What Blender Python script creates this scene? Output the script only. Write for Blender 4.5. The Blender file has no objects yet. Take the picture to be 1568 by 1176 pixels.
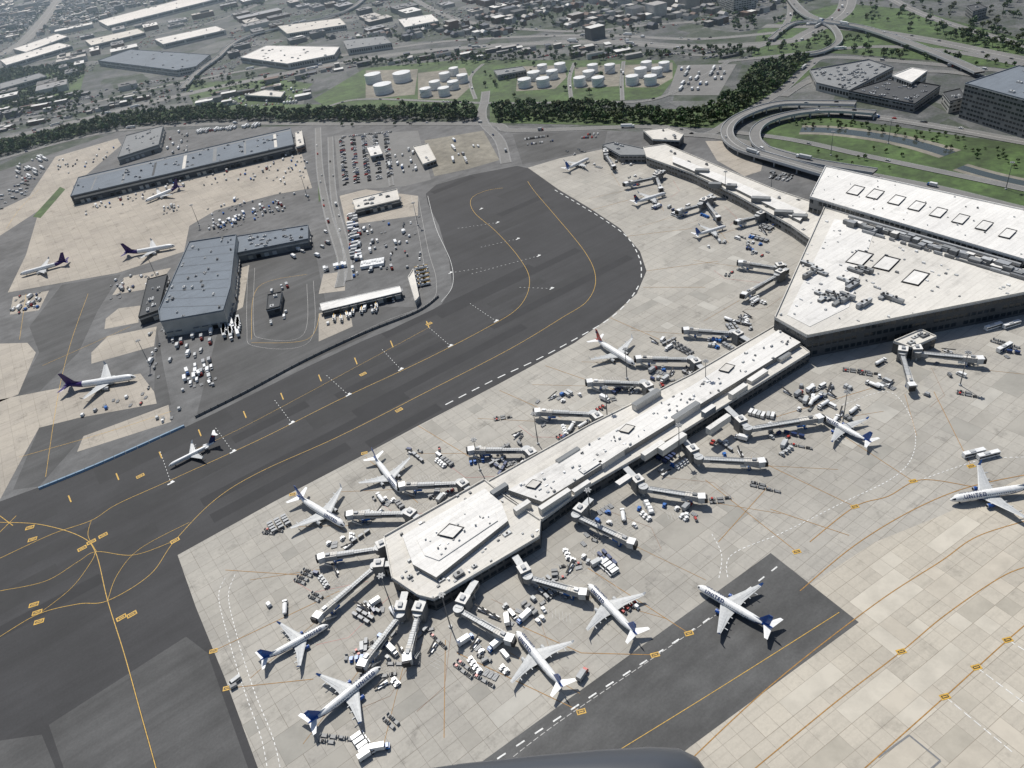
import bpy, math, random, time, bisect
import numpy as np
from mathutils import Matrix, Vector
T0=time.time()
random.seed(7); rng=np.random.default_rng(7)
R=random.uniform
# ---------------------------------------------------------------- camera geometry, image pixels to ground metres
FPX=1178.; TH=math.radians(35.4); H=298.; ROLL=math.atan2(.164,.986)
cr,sr=math.cos(ROLL),math.sin(ROLL); ct,st=math.cos(TH),math.sin(TH)
def G(px,py,z=0.0):  # casts an image pixel through the estimated camera onto level z
    """image pixel coordinate -> metres on the level z"""
    u=px-784.; v=py-588.
    a=(u*cr-v*sr)/FPX; d=(u*sr+v*cr)/FPX
    t=(H-z)/(st+d*ct)
    return (a*t,(ct-d*st)*t)
def GP(l,z=0.0): return [G(x,y,z) for x,y in l]
sc=bpy.context.scene
# ---------------------------------------------------------------- materials
def newmat(name):
    m=bpy.data.materials.new(name); m.use_nodes=True
    nt=m.node_tree; b=nt.nodes['Principled BSDF']; return m,nt,b
def N(nt,t,**k):
    n=nt.nodes.new(t)
    for a,b in k.items(): setattr(n,a,b)
    return n
def pos(nt,rot=0.0):
    g=N(nt,'ShaderNodeNewGeometry'); mp=N(nt,'ShaderNodeMapping'); mp.inputs['Rotation'].default_value=(0,0,rot)
    nt.links.new(g.outputs['Position'],mp.inputs['Vector']); return mp.outputs[0]
def noise(nt,vec,scale,detail=4,rough=.55):
    n=N(nt,'ShaderNodeTexNoise'); n.inputs['Scale'].default_value=scale; n.inputs['Detail'].default_value=detail
    n.inputs['Roughness'].default_value=rough; nt.links.new(vec,n.inputs['Vector']); return n.outputs['Fac']
def ramp(nt,fac,stops):
    r=N(nt,'ShaderNodeValToRGB'); e=r.color_ramp.elements
    while len(e)<len(stops): e.new(.5)
    for i,(p,c) in enumerate(stops):
        e[i].position=p; e[i].color=(c[0],c[1],c[2],1) if hasattr(c,'__len__') else (c,c,c,1)
    nt.links.new(fac,r.inputs['Fac']); return r.outputs['Color']
def mul(nt,a,b,fac=1.0,mode='MULTIPLY'):
    m=N(nt,'ShaderNodeMix',data_type='RGBA',blend_type=mode); m.inputs[0].default_value=fac
    nt.links.new(a,m.inputs[6]); nt.links.new(b,m.inputs[7]); return m.outputs[2]
def flat(name,col,rough=.5,metal=0.,var=.12,scale=.8):
    m,nt,b=newmat(name); p=pos(nt)
    f=noise(nt,p,scale,3); rc=ramp(nt,f,[(.3,[c*(1-var) for c in col]),(.7,[min(1,c*(1+var)) for c in col])])
    nt.links.new(rc,b.inputs['Base Color']); b.inputs['Roughness'].default_value=rough; b.inputs['Metallic'].default_value=metal
    return m
def concrete(name,c1,c2,mort,rot,size,stain=.8,oil=.62,ms=.1,by=1.):
    m,nt,b=newmat(name); p=pos(nt,rot)
    br=N(nt,'ShaderNodeTexBrick'); br.offset=0; br.squash=1
    br.inputs['Scale'].default_value=1; br.inputs['Brick Width'].default_value=size; br.inputs['Row Height'].default_value=size*by
    br.inputs['Mortar Size'].default_value=ms; br.inputs['Mortar Smooth'].default_value=.3
    br.inputs['Color1'].default_value=(*c1,1); br.inputs['Color2'].default_value=(*c2,1); br.inputs['Mortar'].default_value=(*mort,1)
    nt.links.new(p,br.inputs['Vector'])
    b2=N(nt,'ShaderNodeTexBrick'); b2.offset=.37; b2.inputs['Scale'].default_value=1
    b2.inputs['Brick Width'].default_value=size*9; b2.inputs['Row Height'].default_value=size*2*by; b2.inputs['Mortar Size'].default_value=ms*1.2
    b2.inputs['Color1'].default_value=(1,1,1,1); b2.inputs['Color2'].default_value=(.95,.95,.955,1); b2.inputs['Mortar'].default_value=(.78,.76,.73,1)
    nt.links.new(p,b2.inputs['Vector'])
    c=mul(nt,br.outputs['Color'],b2.outputs['Color'])
    c=mul(nt,c,ramp(nt,noise(nt,p,.014,7,.68),[(.36,stain),(.58,1.0)]))
    c=mul(nt,c,ramp(nt,noise(nt,p,.07,6,.72),[(.30,oil),(.44,1.0)]))
    c=mul(nt,c,ramp(nt,noise(nt,p,.6,5,.75),[(.3,.88),(.6,1.0)]))
    st_=N(nt,'ShaderNodeMapping'); st_.inputs['Scale'].default_value=(.05,1,1); nt.links.new(p,st_.inputs['Vector'])
    c=mul(nt,c,ramp(nt,noise(nt,st_.outputs[0],.35,4,.6),[(.3,.88),(.5,1.0)]))
    nt.links.new(c,b.inputs['Base Color']); b.inputs['Roughness'].default_value=.85
    return m
def asphalt(name,c,rot=0.55,lo=.75,hi=1.25,stretch=.06):
    m,nt,b=newmat(name); p=pos(nt,-rot)
    mp=N(nt,'ShaderNodeMapping'); mp.inputs['Scale'].default_value=(stretch,1,1); nt.links.new(p,mp.inputs['Vector'])
    base=N(nt,'ShaderNodeRGB'); base.outputs[0].default_value=(*c,1)
    k=mul(nt,base.outputs[0],ramp(nt,noise(nt,mp.outputs[0],.12,5,.65),[(.3,lo),(.7,hi)]))
    k=mul(nt,k,ramp(nt,noise(nt,p,.02,6,.65),[(.35,lo),(.65,hi)]))
    k=mul(nt,k,ramp(nt,noise(nt,p,.9,4,.7),[(.3,.85),(.7,1.12)]))
    nt.links.new(k,b.inputs['Base Color']); b.inputs['Roughness'].default_value=.8
    return m
def attrmat(name,rough=.6,dirt=.75,scale=.15):
    m,nt,b=newmat(name); a=N(nt,'ShaderNodeAttribute',attribute_name='Col'); p=pos(nt)
    k=mul(nt,a.outputs['Color'],ramp(nt,noise(nt,p,scale,5,.65),[(.3,dirt),(.6,1.0)]))
    nt.links.new(k,b.inputs['Base Color']); b.inputs['Roughness'].default_value=rough
    return m
RT=-math.radians(31.5)
M={}
M['apron']=concrete('apron_concrete',(.445,.42,.37),(.405,.383,.34),(.26,.24,.21),RT,7.6,.80,.66)
M['apron2']=concrete('beige_apron_concrete',(.53,.485,.405),(.475,.435,.365),(.32,.285,.235),-math.radians(26.5),7.6,.86,.78)
M['cargo']=concrete('cargo_apron_concrete',(.45,.405,.34),(.405,.365,.31),(.27,.24,.2),-math.radians(28),9,.82)
M['taxi']=asphalt('taxiway_asphalt',(.031,.031,.033),lo=.82,hi=1.22)
M['taxi2']=asphalt('worn_asphalt',(.070,.070,.070))
M['taxi3']=asphalt('grey_asphalt',(.078,.078,.077),stretch=.3)
M['base']=asphalt('airport_asphalt',(.115,.115,.115),stretch=.6)
M['road']=asphalt('road_asphalt',(.17,.168,.162),lo=.9,hi=1.1,stretch=1)
M['grass']=asphalt('grass',(.050,.088,.022),stretch=1,lo=.6,hi=1.4)
M['dirt']=asphalt('bare_gravel',(.2,.185,.15),stretch=1)
M['water']=flat('water',(.05,.06,.055),.12)
M['col']=attrmat('painted_surface')
M['patchcol']=attrmat('paving_repairs',.85,.8,.07)
M['roofcol']=attrmat('roof_membrane_city',.7,.72,.12)
M['leaf']=attrmat('foliage',.7,.6,.3)
M['white']=flat('white_paint',(.76,.76,.75),.35)
M['lgrey']=flat('light_grey_paint',(.45,.46,.46),.5)
M['mgrey']=flat('mid_grey_paint',(.30,.31,.32),.5)
M['grey']=flat('grey_metal',(.16,.165,.17),.5)
M['dark']=flat('dark_rubber',(.018,.018,.02),.7)
M['navy']=flat('navy_paint',(.014,.035,.12),.35)
M['tailblue']=flat('tail_blue_paint',(.015,.075,.30),.35)
M['blue']=flat('blue_paint',(.02,.13,.42),.35)
M['purple']=flat('purple_paint',(.04,.018,.12),.35)
M['red']=flat('red_paint',(.4,.03,.02),.4)
M['orange']=flat('orange_paint',(.5,.13,.04),.4)
M['yellow']=flat('yellow_paint',(.52,.31,.04),.6,var=.35)
M['oline']=flat('ochre_line_paint',(.33,.17,.035),.7,var=.3)
M['wline']=flat('white_line_paint',(.66,.66,.64),.6,var=.25)
M['fline']=flat('faded_white_paint',(.46,.45,.43),.7,var=.3)
M['rline']=flat('faded_red_line_paint',(.24,.12,.06),.7,var=.3)
M['glass']=flat('dark_glass',(.02,.028,.035),.12)
M['teal']=flat('blue_grey_barrier',(.16,.25,.34),.6)
M['fairing']=flat('dark_grey_fairing',(.06,.065,.075),.35,var=.05)
# ---------------------------------------------------------------- mesh builders
class MB:
    def __init__(s): s.v=[];s.f=[];s.m=[];s.s=[]
    def face(s,pts,mat,smooth=False):
        n=len(s.v); s.v+= [tuple(p) for p in pts]; s.f.append(tuple(range(n,n+len(pts)))); s.m.append(mat); s.s.append(smooth)
    def box(s,cx,cy,z0,z1,lx,ly,mat,rot=0,top=None,tx=1.,ty=1.,sx=0.,bottom=True):
        c,q=math.cos(rot),math.sin(rot); n=len(s.v)
        for (z,fx,fy,ox) in ((z0,1,1,0),(z1,tx,ty,sx)):
            for (a,b) in ((-.5,-.5),(.5,-.5),(.5,.5),(-.5,.5)):
                x=a*lx*fx+ox; y=b*ly*fy
                s.v.append((cx+x*c-y*q,cy+x*q+y*c,z))
        F=[(4,5,6,7),(0,1,5,4),(1,2,6,5),(2,3,7,6),(3,0,4,7)]+([(3,2,1,0)] if bottom else [])
        for i,f in enumerate(F):
            s.f.append(tuple(n+k for k in f)); s.m.append((top or mat) if i==0 else mat); s.s.append(False)
    def prism(s,poly,z0,z1,side,top):
        n=len(poly); o=len(s.v)
        s.v+=[(x,y,z0) for x,y in poly]+[(x,y,z1) for x,y in poly]
        for i in range(n):
            j=(i+1)%n; s.f.append((o+i,o+j,o+n+j,o+n+i)); s.m.append(side); s.s.append(False)
        s.face([(x,y,z1) for x,y in poly],top)
    def cyl(s,cx,cy,z0,z1,r0,r1,mat,n=12,top=None):
        o=len(s.v)
        for z,r in ((z0,r0),(z1,r1)):
            for i in range(n):
                a=2*math.pi*i/n; s.v.append((cx+r*math.cos(a),cy+r*math.sin(a),z))
        for i in range(n):
            j=(i+1)%n; s.f.append((o+i,o+j,o+n+j,o+n+i)); s.m.append(mat); s.s.append(n>8)
        s.face([s.v[o+n+i] for i in range(n)],top or mat)
    def wheel(s,x,y,r,w=.35,mat='dark'):
        n=10; o=len(s.v)
        for yy in (y-w/2,y+w/2):
            for i in range(n):
                a=2*math.pi*i/n; s.v.append((x+r*math.cos(a),yy,r+r*math.sin(a)))
        for i in range(n):
            j=(i+1)%n; s.f.append((o+i,o+j,o+n+j,o+n+i)); s.m.append(mat); s.s.append(False)
        s.f.append(tuple(o+i for i in range(n))); s.m.append(mat); s.s.append(False)
        s.f.append(tuple(o+n+i for i in reversed(range(n)))); s.m.append(mat); s.s.append(False)
    def loft(s,rings,matf,smooth=True):
        n=len(rings[0]); o=len(s.v)
        for r in rings: s.v+=[tuple(p) for p in r]
        for k in range(len(rings)-1):
            for i in range(n):
                j=(i+1)%n
                s.f.append((o+k*n+i,o+k*n+j,o+(k+1)*n+j,o+(k+1)*n+i)); s.m.append(matf(k,i)); s.s.append(smooth)
        for k in (0,len(rings)-1):
            s.f.append(tuple(o+k*n+i for i in range(n))); s.m.append(matf(min(k,len(rings)-2),0)); s.s.append(False)
    def mesh(s,name):
        me=bpy.data.meshes.new(name); me.from_pydata(s.v,[],s.f)
        names=sorted(set(s.m)); 
        for k in names: me.materials.append(M[k])
        idx={k:i for i,k in enumerate(names)}
        me.polygons.foreach_set('material_index',[idx[k] for k in s.m])
        me.polygons.foreach_set('use_smooth',s.s)
        me.update(); return me
    def obj(s,name): return place(s.mesh(name),name)
def place(me,name,x=0,y=0,z=0,rot=0,scale=1):
    o=bpy.data.objects.new(name,me); o.location=(x,y,z); o.rotation_euler=(0,0,rot); o.scale=(scale,)*3
    sc.collection.objects.link(o); return o
def soup(name,Q,C,mat):
    Q=np.asarray(Q,dtype=np.float32); C=np.asarray(C,dtype=np.float32); n=len(Q)
    me=bpy.data.meshes.new(name); me.vertices.add(n*4); me.vertices.foreach_set('co',Q.reshape(-1))
    me.loops.add(n*4); me.loops.foreach_set('vertex_index',np.arange(n*4,dtype=np.int32))
    me.polygons.add(n); me.polygons.foreach_set('loop_start',np.arange(0,n*4,4,dtype=np.int32))
    me.polygons.foreach_set('loop_total',np.full(n,4,dtype=np.int32))
    me.update(calc_edges=True)
    at=me.attributes.new('Col','FLOAT_COLOR','POINT')
    cc=np.ones((n,4,4),dtype=np.float32); cc[:,:,:3]=C[:,None,:]; at.data.foreach_set('color',cc.reshape(-1))
    me.materials.append(M[mat]); return place(me,name)
def area(p): return sum(p[i][0]*p[(i+1)%len(p)][1]-p[(i+1)%len(p)][0]*p[i][1] for i in range(len(p)))/2
def ccw(p): return p if area(p)>0 else p[::-1]
def inside(x,y,p):
    c=False; n=len(p); j=n-1
    for i in range(n):
        xi,yi=p[i]; xj,yj=p[j]
        if (yi>y)!=(yj>y) and x<(xj-xi)*(y-yi)/(yj-yi)+xi: c=not c
        j=i
    return c
def segd(x,y,a,b):
    dx,dy=b[0]-a[0],b[1]-a[1]; L=dx*dx+dy*dy or 1e-9
    t=max(0,min(1,((x-a[0])*dx+(y-a[1])*dy)/L)); return math.hypot(x-a[0]-t*dx,y-a[1]-t*dy)
def smooth(p,k=8,closed=False):
    out=[]; n=len(p)
    for i in range(n-1):
        p0=p[max(i-1,0)];p1=p[i];p2=p[i+1];p3=p[min(i+2,n-1)]
        for j in range(k):
            t=j/k
            out.append(tuple(.5*((2*p1[c])+(-p0[c]+p2[c])*t+(2*p0[c]-5*p1[c]+4*p2[c]-p3[c])*t*t+(-p0[c]+3*p1[c]-3*p2[c]+p3[c])*t**3) for c in (0,1)))
    out.append(tuple(p[-1])); return out
def offs(p,d):
    out=[]
    for i in range(len(p)):
        a=p[max(i-1,0)]; b=p[min(i+1,len(p)-1)]; dx,dy=b[0]-a[0],b[1]-a[1]; L=math.hypot(dx,dy) or 1
        out.append((p[i][0]-dy/L*d,p[i][1]+dx/L*d))
    return out
def stripe(mb,p,w,z,mat,dash=None):
    if dash is None:
        l=offs(p,w/2); r=offs(p,-w/2)
        for i in range(len(p)-1):
            mb.face([(*r[i],z),(*r[i+1],z),(*l[i+1],z),(*l[i],z)],mat)
        return
    on,off=dash; cum=[0]
    for i in range(len(p)-1): cum.append(cum[-1]+math.dist(p[i],p[i+1]))
    def at(s):
        i=min(max(bisect.bisect_right(cum,s)-1,0),len(p)-2); t=(s-cum[i])/((cum[i+1]-cum[i]) or 1)
        return (p[i][0]+(p[i+1][0]-p[i][0])*t,p[i][1]+(p[i+1][1]-p[i][1])*t)
    s=0
    while s+on<=cum[-1]:
        stripe(mb,[at(s),at(s+on)],w,z,mat); s+=on+off
def patch(name,px,z,mat):
    mb=MB(); p=ccw(GP(px)); mb.face([(x,y,z) for x,y in p],mat); return mb.obj(name)
# ---------------------------------------------------------------- ground
def city_ground():
    m,nt,b=newmat('urban_ground'); p=pos(nt,.35)
    v=N(nt,'ShaderNodeTexVoronoi'); v.inputs['Scale'].default_value=.016; nt.links.new(p,v.inputs['Vector'])
    sp=N(nt,'ShaderNodeSeparateColor'); nt.links.new(v.outputs['Color'],sp.inputs[0])
    c=ramp(nt,sp.outputs[0],[(0,(.03,.05,.018)),(.3,(.042,.06,.03)),(.45,(.08,.084,.086)),(.75,(.115,.118,.123)),(1,(.22,.22,.215))])
    c2=ramp(nt,noise(nt,p,.03,6,.7),[(.38,(.022,.042,.014)),(.5,(.07,.077,.074)),(.65,(.17,.17,.165))])
    c=mul(nt,c,c2,.5,'MIX')
    c=mul(nt,c,ramp(nt,noise(nt,p,.3,4,.7),[(.3,.65),(.7,1.3)]))
    nt.links.new(c,b.inputs['Base Color']); b.inputs['Roughness'].default_value=.9; return m
M['ground']=city_ground()
mb=MB(); mb.face([(-30000,-8000,0),(30000,-8000,0),(30000,40000,0),(-30000,40000,0)],'ground'); mb.obj('ground')
patch('airport_pavement',[(-350,330),(0,262),(180,202),(480,192),(780,192),(1080,207),(1130,217),(1250,262),(1568,330),(2000,420),(2000,1500),(-500,1500)],.03,'base')
apron_px=[(272,850),(420,768),(560,695),(640,652),(760,590),(880,525),(935,485),(975,450),(990,415),(980,385),(950,350),(905,320),(855,290),(808,257),(855,243),(925,228),(1000,235),(1130,290),(1260,335),(1568,440),(2100,560),(2100,1400),(450,1400),(395,1176),(345,1040),(300,930)]
patch('terminal_apron',apron_px,.06,'apron')
ext_px=[(1225,905),(1340,830),(1440,790),(1568,730),(2100,560),(2100,1400),(800,1400),(1055,1145),(1315,953)]
patch('apron_extension',ext_px,.09,'apron2')
taxi_px=[(-400,930),(0,768),(60,746),(160,710),(285,655),(370,612),(470,562),(560,520),(640,488),(676,466),(693,440),(688,400),(672,345),(655,312),(652,297),(668,283),(720,268),(792,254),(810,258),(855,290),(905,320),(950,350),(980,385),(990,415),(975,450),(935,485),(880,525),(760,590),(640,652),(560,695),(420,768),(272,850),(300,930),(345,1040),(395,1176),(450,1400),(-600,1400)]
patch('taxiway',taxi_px,.09,'taxi')
patch('taxiway_worn_patch',[(75,1110),(285,975),(318,1000),(380,1176),(400,1260),(140,1300)],.115,'taxi2')
patch('taxiway_worn_patch',[(-40,1140),(64,1125),(95,1200),(80,1300),(-100,1300)],.12,'taxi2')
strip_px=[(1180,847),(1315,953),(1055,1145),(820,1330),(480,1360),(733,1170)]
patch('taxilane_strip',strip_px,.11,'taxi3')
for px in ([(85,240),(180,212),(186,222),(112,285),(112,312),(300,270),(462,236),(478,288),(420,298),(330,322),(290,346),(282,385),(180,418),(100,432),(12,448),(40,390),(60,322),(-60,400),(-60,350),(45,300)],
           [(-60,528),(42,525),(55,540),(28,604),(-60,640)],
           [(-100,660),(0,612),(60,600),(215,572),(236,600),(240,618),(120,640),(60,655),(35,700),(0,765),(-100,800)],
           [(128,668),(258,620),(262,646),(118,692)],
           [(140,540),(165,515),(240,500),(236,530),(140,557)],[(162,488),(182,472),(215,468),(212,494),(160,504)],
           [(172,452),(190,425),(262,410),(240,440)],[(365,412),(382,406),(372,470),(355,480)],
           [(20,455),(75,445),(60,475),(15,482)],
           [(488,450),(528,445),(530,415),(495,420)],[(520,300),(560,290),(640,300),(640,330),(530,345)],[(488,480),(535,470),(540,500),(488,523)]):
    patch('cargo_apron',px,.06,'cargo')
patch('taxilane_asphalt',[(95,436),(185,420),(150,475),(120,540),(60,600),(20,610),(60,540),(45,500)],.045,'taxi2')
patch('taxilane_asphalt',[(240,500),(250,560),(262,620),(128,668),(60,745),(20,750),(60,655),(236,600)],.045,'taxi2')
patch('ramp_asphalt',[(370,395),(480,372),(500,470),(640,470),(560,515),(370,600),(300,640),(330,520)],.045,'taxi2')
patch('employee_parking_lot',[(512,208),(640,200),(660,275),(620,285),(520,292)],.045,'road')
patch('gravel_yard',[(650,215),(740,200),(765,245),(720,258),(665,270)],.045,'dirt')
patch('asphalt_yard',[(785,205),(930,200),(925,225),(800,252)],.045,'taxi3')
patch('concrete_yard',[(1080,216),(1112,216),(1130,232),(1168,250),(1165,262),(1140,270),(1098,246)],.075,'cargo')
for i,px in enumerate(([(484,208),(491,206),(497,300),(488,310)],[(517,352),(527,348),(531,388),(515,396)],[(50,332),(92,286),(100,290),(62,334)],
           [(480,152),(560,104),(700,92),(1030,92),(1042,108),(1010,150),(900,158),(740,160),(500,164)],
           [(1160,206),(1200,190),(1260,178),(1568,222),(1900,260),(1900,420),(1568,318),(1300,262),(1190,232)],
           [(1160,48),(1225,20),(1290,5),(1400,15),(1568,60),(1700,80),(1700,130),(1568,108),(1400,90),(1250,80),(1150,90)],
           [(-100,130),(80,100),(130,112),(120,150),(-100,200)],[(280,130),(400,118),(480,128),(440,160),(300,165)],
           [(-400,290),(0,235),(180,190),(350,176),(740,176),(740,160),(340,160),(180,176),(0,215),(-400,260)],
           [(750,160),(1060,168),(1120,150),(1150,100),(1245,86),(1250,108),(1180,155),(1100,196),(750,188)])):
    patch('grass',px,.05+.012*i,'grass')
for px in ([(790,102),(862,100),(868,118),(850,136),(790,140),(792,120)],[(880,104),(950,98),(948,132),(880,136)],[(955,100),(1030,96),(1030,120),(1005,134),(958,134)],[(640,112),(712,104),(724,130),(700,152),(640,152)],[(560,108),(640,106),(635,145),(560,152)]):
    patch('tank_farm_gravel',px,.2,'dirt')
patch('truck_parking',[(1038,100),(1128,98),(1100,146),(1022,146)],.2,'road')
mb=MB(); p=smooth(GP([(1226,199),(1270,200),(1340,208),(1400,220),(1455,236)])); stripe(mb,p,28,.2,'dirt'); stripe(mb,p,15,.22,'water'); mb.obj('canal')
mb=MB(); p=smooth(GP([(1470,256),(1568,281),(1900,345)])); stripe(mb,p,20,.2,'dirt'); stripe(mb,p,10,.22,'water'); mb.obj('canal')
Q=[];C=[]
def slab(cx,cy,lx,ly,a,col,z):
    c,s=math.cos(a),math.sin(a)
    Q.append([(cx+x*lx*c-y*ly*s,cy+x*lx*s+y*ly*c,z) for x,y in ((-.5,-.5),(.5,-.5),(.5,.5),(-.5,.5))]); C.append(col)
AW=GP(apron_px); EW=GP(ext_px); SW=GP(strip_px); TW=GP(taxi_px)
def grid_rep(poly,ang,n,cols,z,size=7.6,lens=(1,1,1,2,3,6),excl=()):
    c,s=math.cos(ang),math.sin(ang); xs=[q[0] for q in poly]; ys=[q[1] for q in poly]; k=0; used=set()
    for _ in range(n*12):
        if k>=n: break
        x=R(max(min(xs),-500),min(max(xs),620)); y=R(max(min(ys),80),min(max(ys),900)); u=x*c+y*s; v=-x*s+y*c
        iu,iv=math.floor(u/size),math.floor(v/size); lu=random.choice(lens); lv=random.choice((1,1,1,2))
        u0=(iu+lu/2)*size; v0=(iv+lv/2)*size; X=u0*c-v0*s; Y=u0*s+v0*c
        if not inside(X,Y,poly) or any(inside(X,Y,e) for e in excl): continue
        cells={(iu+i,iv+j) for i in range(lu) for j in range(lv)}
        if cells&used: continue
        if not all(inside(X+dx*lu*size*.5*c-dy*lv*size*.5*s,Y+dx*lu*size*.5*s+dy*lv*size*.5*c,poly) for dx in (-1,1) for dy in (-1,1)): continue
        used|=cells; m=R(.97,1.03); b=random.choice(cols); slab(X,Y,lu*size-.15,lv*size-.15,ang,tuple(q*m for q in b),z); k+=1
grid_rep(AW,-RT,210,[(.44,.42,.375),(.36,.34,.30),(.33,.315,.28),(.385,.365,.325)],.075,excl=(EW,SW,TW),lens=(1,1,2,3))
grid_rep(EW,math.radians(26.5),120,[(.53,.49,.415),(.43,.395,.33),(.50,.455,.38)],.1,excl=(SW,),lens=(1,1,2,4))
grid_rep(TW,.55,26,[(.029,.029,.031),(.038,.038,.039)],.105,size=9,lens=(6,10,16))
soup('paving_repairs',Q,C,'patchcol')
# rubber and oil staining on the apron taxi paths : thin irregular deposits
# ---------------------------------------------------------------- roads
ROADS=[]; mk=MB(); zz=[.24]
def road(px,w,lanes=4,h=0,name='road',traffic=.02):
    p=smooth(GP(px,h)); zz[0]+=.01; z=zz[0] if h==0 else h
    ROADS.append((p,w,z,lanes,traffic))
    mb=MB()
    stripe(mb,p,w,z,'road')
    if h==0:
        for sgn in (-1,1): stripe(mb,offs(p,sgn*(w/2+.15)),.3,z+.12,'mgrey')
    else:
        l=offs(p,w/2); r=offs(p,-w/2)
        for side,q in ((1,l),(-1,r)):
            q2=offs(p,side*(w/2-.4))
            for i in range(len(q)-1):
                a,b=q[i],q[i+1]; a2,b2=q2[i],q2[i+1]
                mb.face([(*a,z-1.6),(*b,z-1.6),(*b,z+1.0),(*a,z+1.0)],'lgrey')
                mb.face([(*a,z+1.0),(*b,z+1.0),(*b2,z+1.0),(*a2,z+1.0)],'lgrey')
                mb.face([(*a2,z),(*b2,z),(*b2,z+1.0),(*a2,z+1.0)],'lgrey')
        for i in range(0,len(p)-1):
            mb.face([(*l[i],z-1.6),(*l[i+1],z-1.6),(*r[i+1],z-1.6),(*r[i],z-1.6)],'grey')
            if i%4==0:
                for d in (-.28,.28):
                    c=offs(p,w*d)[i]; mb.cyl(c[0],c[1],0,z-1.6,.8,.8,'lgrey',10)
    mb.obj(name)
    if lanes>=4: stripe(mk,p,.6,z+.03,'fline')
    for sgn in (-1,1): stripe(mk,offs(p,sgn*(w/2-.8)),.15,z+.03,'fline')
road([(-60,228),(100,190),(260,150),(400,120),(560,90),(700,74),(900,64),(1060,72),(1200,64),(1240,50),(1290,20),(1300,-10)],26,6,name='highway',traffic=.05)
road([(-60,205),(90,170),(250,132),(400,104),(560,80),(700,62),(900,54),(1060,60),(1190,50)],14,4,name='highway',traffic=.04)
road([(-60,262),(150,205),(330,190),(500,190),(740,190),(790,200),(1000,194),(1075,207),(1125,182),(1195,140),(1235,104),(1270,88),(1400,96),(1568,112),(1700,128)],12,2,name='perimeter_road')
road([(775,250),(765,215),(742,190),(738,172),(742,156),(744,140)],12,2)
road([(1170,40),(1280,42),(1400,58),(1568,92),(1700,118)],22,6,name='highway',traffic=.05)
road([(1205,-10),(1240,25),(1330,44),(1440,84),(1500,110)],12,2,h=6,name='road_overpass')
road([(1350,-10),(1420,25),(1568,70),(1700,105)],14,4)
road([(1100,95),(1200,85),(1330,72),(1450,78),(1568,100)],12,2)
road([(1180,60),(1215,35),(1265,35),(1285,60),(1260,78),(1220,84)],9,2,h=4,name='highway_ramp')
road([(1000,78),(1080,85),(1150,76),(1190,55),(1210,20),(1205,-10)],9,2,name='highway_ramp')
road([(0,85),(40,60),(75,20),(95,-10)],40,6,name='highway',traffic=.06)
road([(-60,120),(120,80),(330,32),(420,-5)],12,2)
road([(620,-10),(700,30),(860,48),(1000,38),(1120,30)],14,2)
road([(500,164),(560,152),(740,158),(900,156),(1010,150),(1120,92)],7,2)
road([(728,152),(720,120),(740,98)],5,2); road([(875,154),(872,120),(880,96)],5,2); road([(953,154),(952,120),(955,94)],5,2)
road([(487,196),(490,260),(503,330),(524,400),(520,440)],8,2,name='service_road')
road([(506,210),(511,300),(530,380),(534,430)],7,2,name='service_road')
road([(1020,205),(1100,210),(1190,232),(1300,262),(1440,290),(1568,322),(1700,350)],12,2)
road([(1100,200),(1210,214),(1330,240),(1568,290),(1700,318)],9,2,name='service_road')
road([(1250,170),(1330,178),(1440,195),(1568,218),(1700,240)],14,4,name='airport_access_road',traffic=.04)
road([(1310,158),(1255,157),(1195,158),(1150,170),(1120,187),(1114,207),(1135,226),(1190,243),(1262,264),(1330,284)],13,4,h=7,name='elevated_ramp',traffic=.03)
road([(1340,172),(1270,168),(1215,173),(1172,186),(1156,204),(1166,224),(1205,238),(1262,250),(1340,262)],11,2,h=6.5,name='elevated_ramp',traffic=.03)
road([(1568,130),(1440,110),(1300,118),(1240,125),(1200,148)],10,2)
road([(280,135),(300,112),(330,90),(380,55),(520,20),(560,-5)],12,2,h=5,name='road_overpass')
road([(560,205),(590,240),(600,285)],5,2,name='service_road')
# ---------------------------------------------------------------- airfield markings
def yl(px,w=.36,col='yellow',dash=None,z=.15,sm=True,edge=False):
    p=GP(px); p=smooth(p) if sm and len(p)>2 else p
    if edge: stripe(mk,p,w+.5,z-.012,'dark')
    stripe(mk,p,w,z,col,dash)
yl([(0,855),(80,818),(140,797),(180,772),(260,736),(400,672),(520,612),(640,556),(740,505),(795,470),(811,430),(795,395),(760,355),(726,325),(722,304),(745,292),(770,288)],.33)
yl([(0,975),(60,940),(120,925),(165,920),(230,880),(268,828),(330,765),(400,722),(520,668),(650,602),(780,535),(860,487),(900,460),(912,425),(895,385),(850,330),(820,295),(808,278)],.33,z=.152)
yl([(0,905),(70,890),(120,860),(148,845),(205,850),(268,828)],.26,z=.154)
yl([(0,800),(60,803),(120,820),(146,845),(165,920),(190,1000),(215,1090),(240,1180),(260,1260)],.36,edge=True,z=.156)
yl([(140,797),(135,820),(148,845)],.24,z=.158); yl([(165,920),(180,880),(215,840),(290,800)],.24,z=.16); yl([(60,940),(110,900),(140,860),(146,845)],.24,z=.162)
yl([(0,815),(25,790)],.4,sm=False); yl([(0,790),(20,805)],.4,sm=False)
yl([(300,688),(400,640),(660,500)],.2,z=.145)
for a in ((180,730),(107,764),(246,697),(306,663),(375,635),(432,607),(490,579),(545,553),(600,527),(655,497)): yl([(a[0]-2,a[1]-5),(a[0]+2,a[1]+5)],.8,z=.17)
yl([(682,620),(760,580),(820,552),(885,517),(935,487),(965,458),(982,430)],.9,'wline',(6,4.5))
yl([(982,425),(980,398),(962,365),(930,340),(890,315),(848,290)],.8,'wline',(6,5))
yl([(655,300),(668,350),(690,400),(693,437),(676,462)],.3,'wline')
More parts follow.
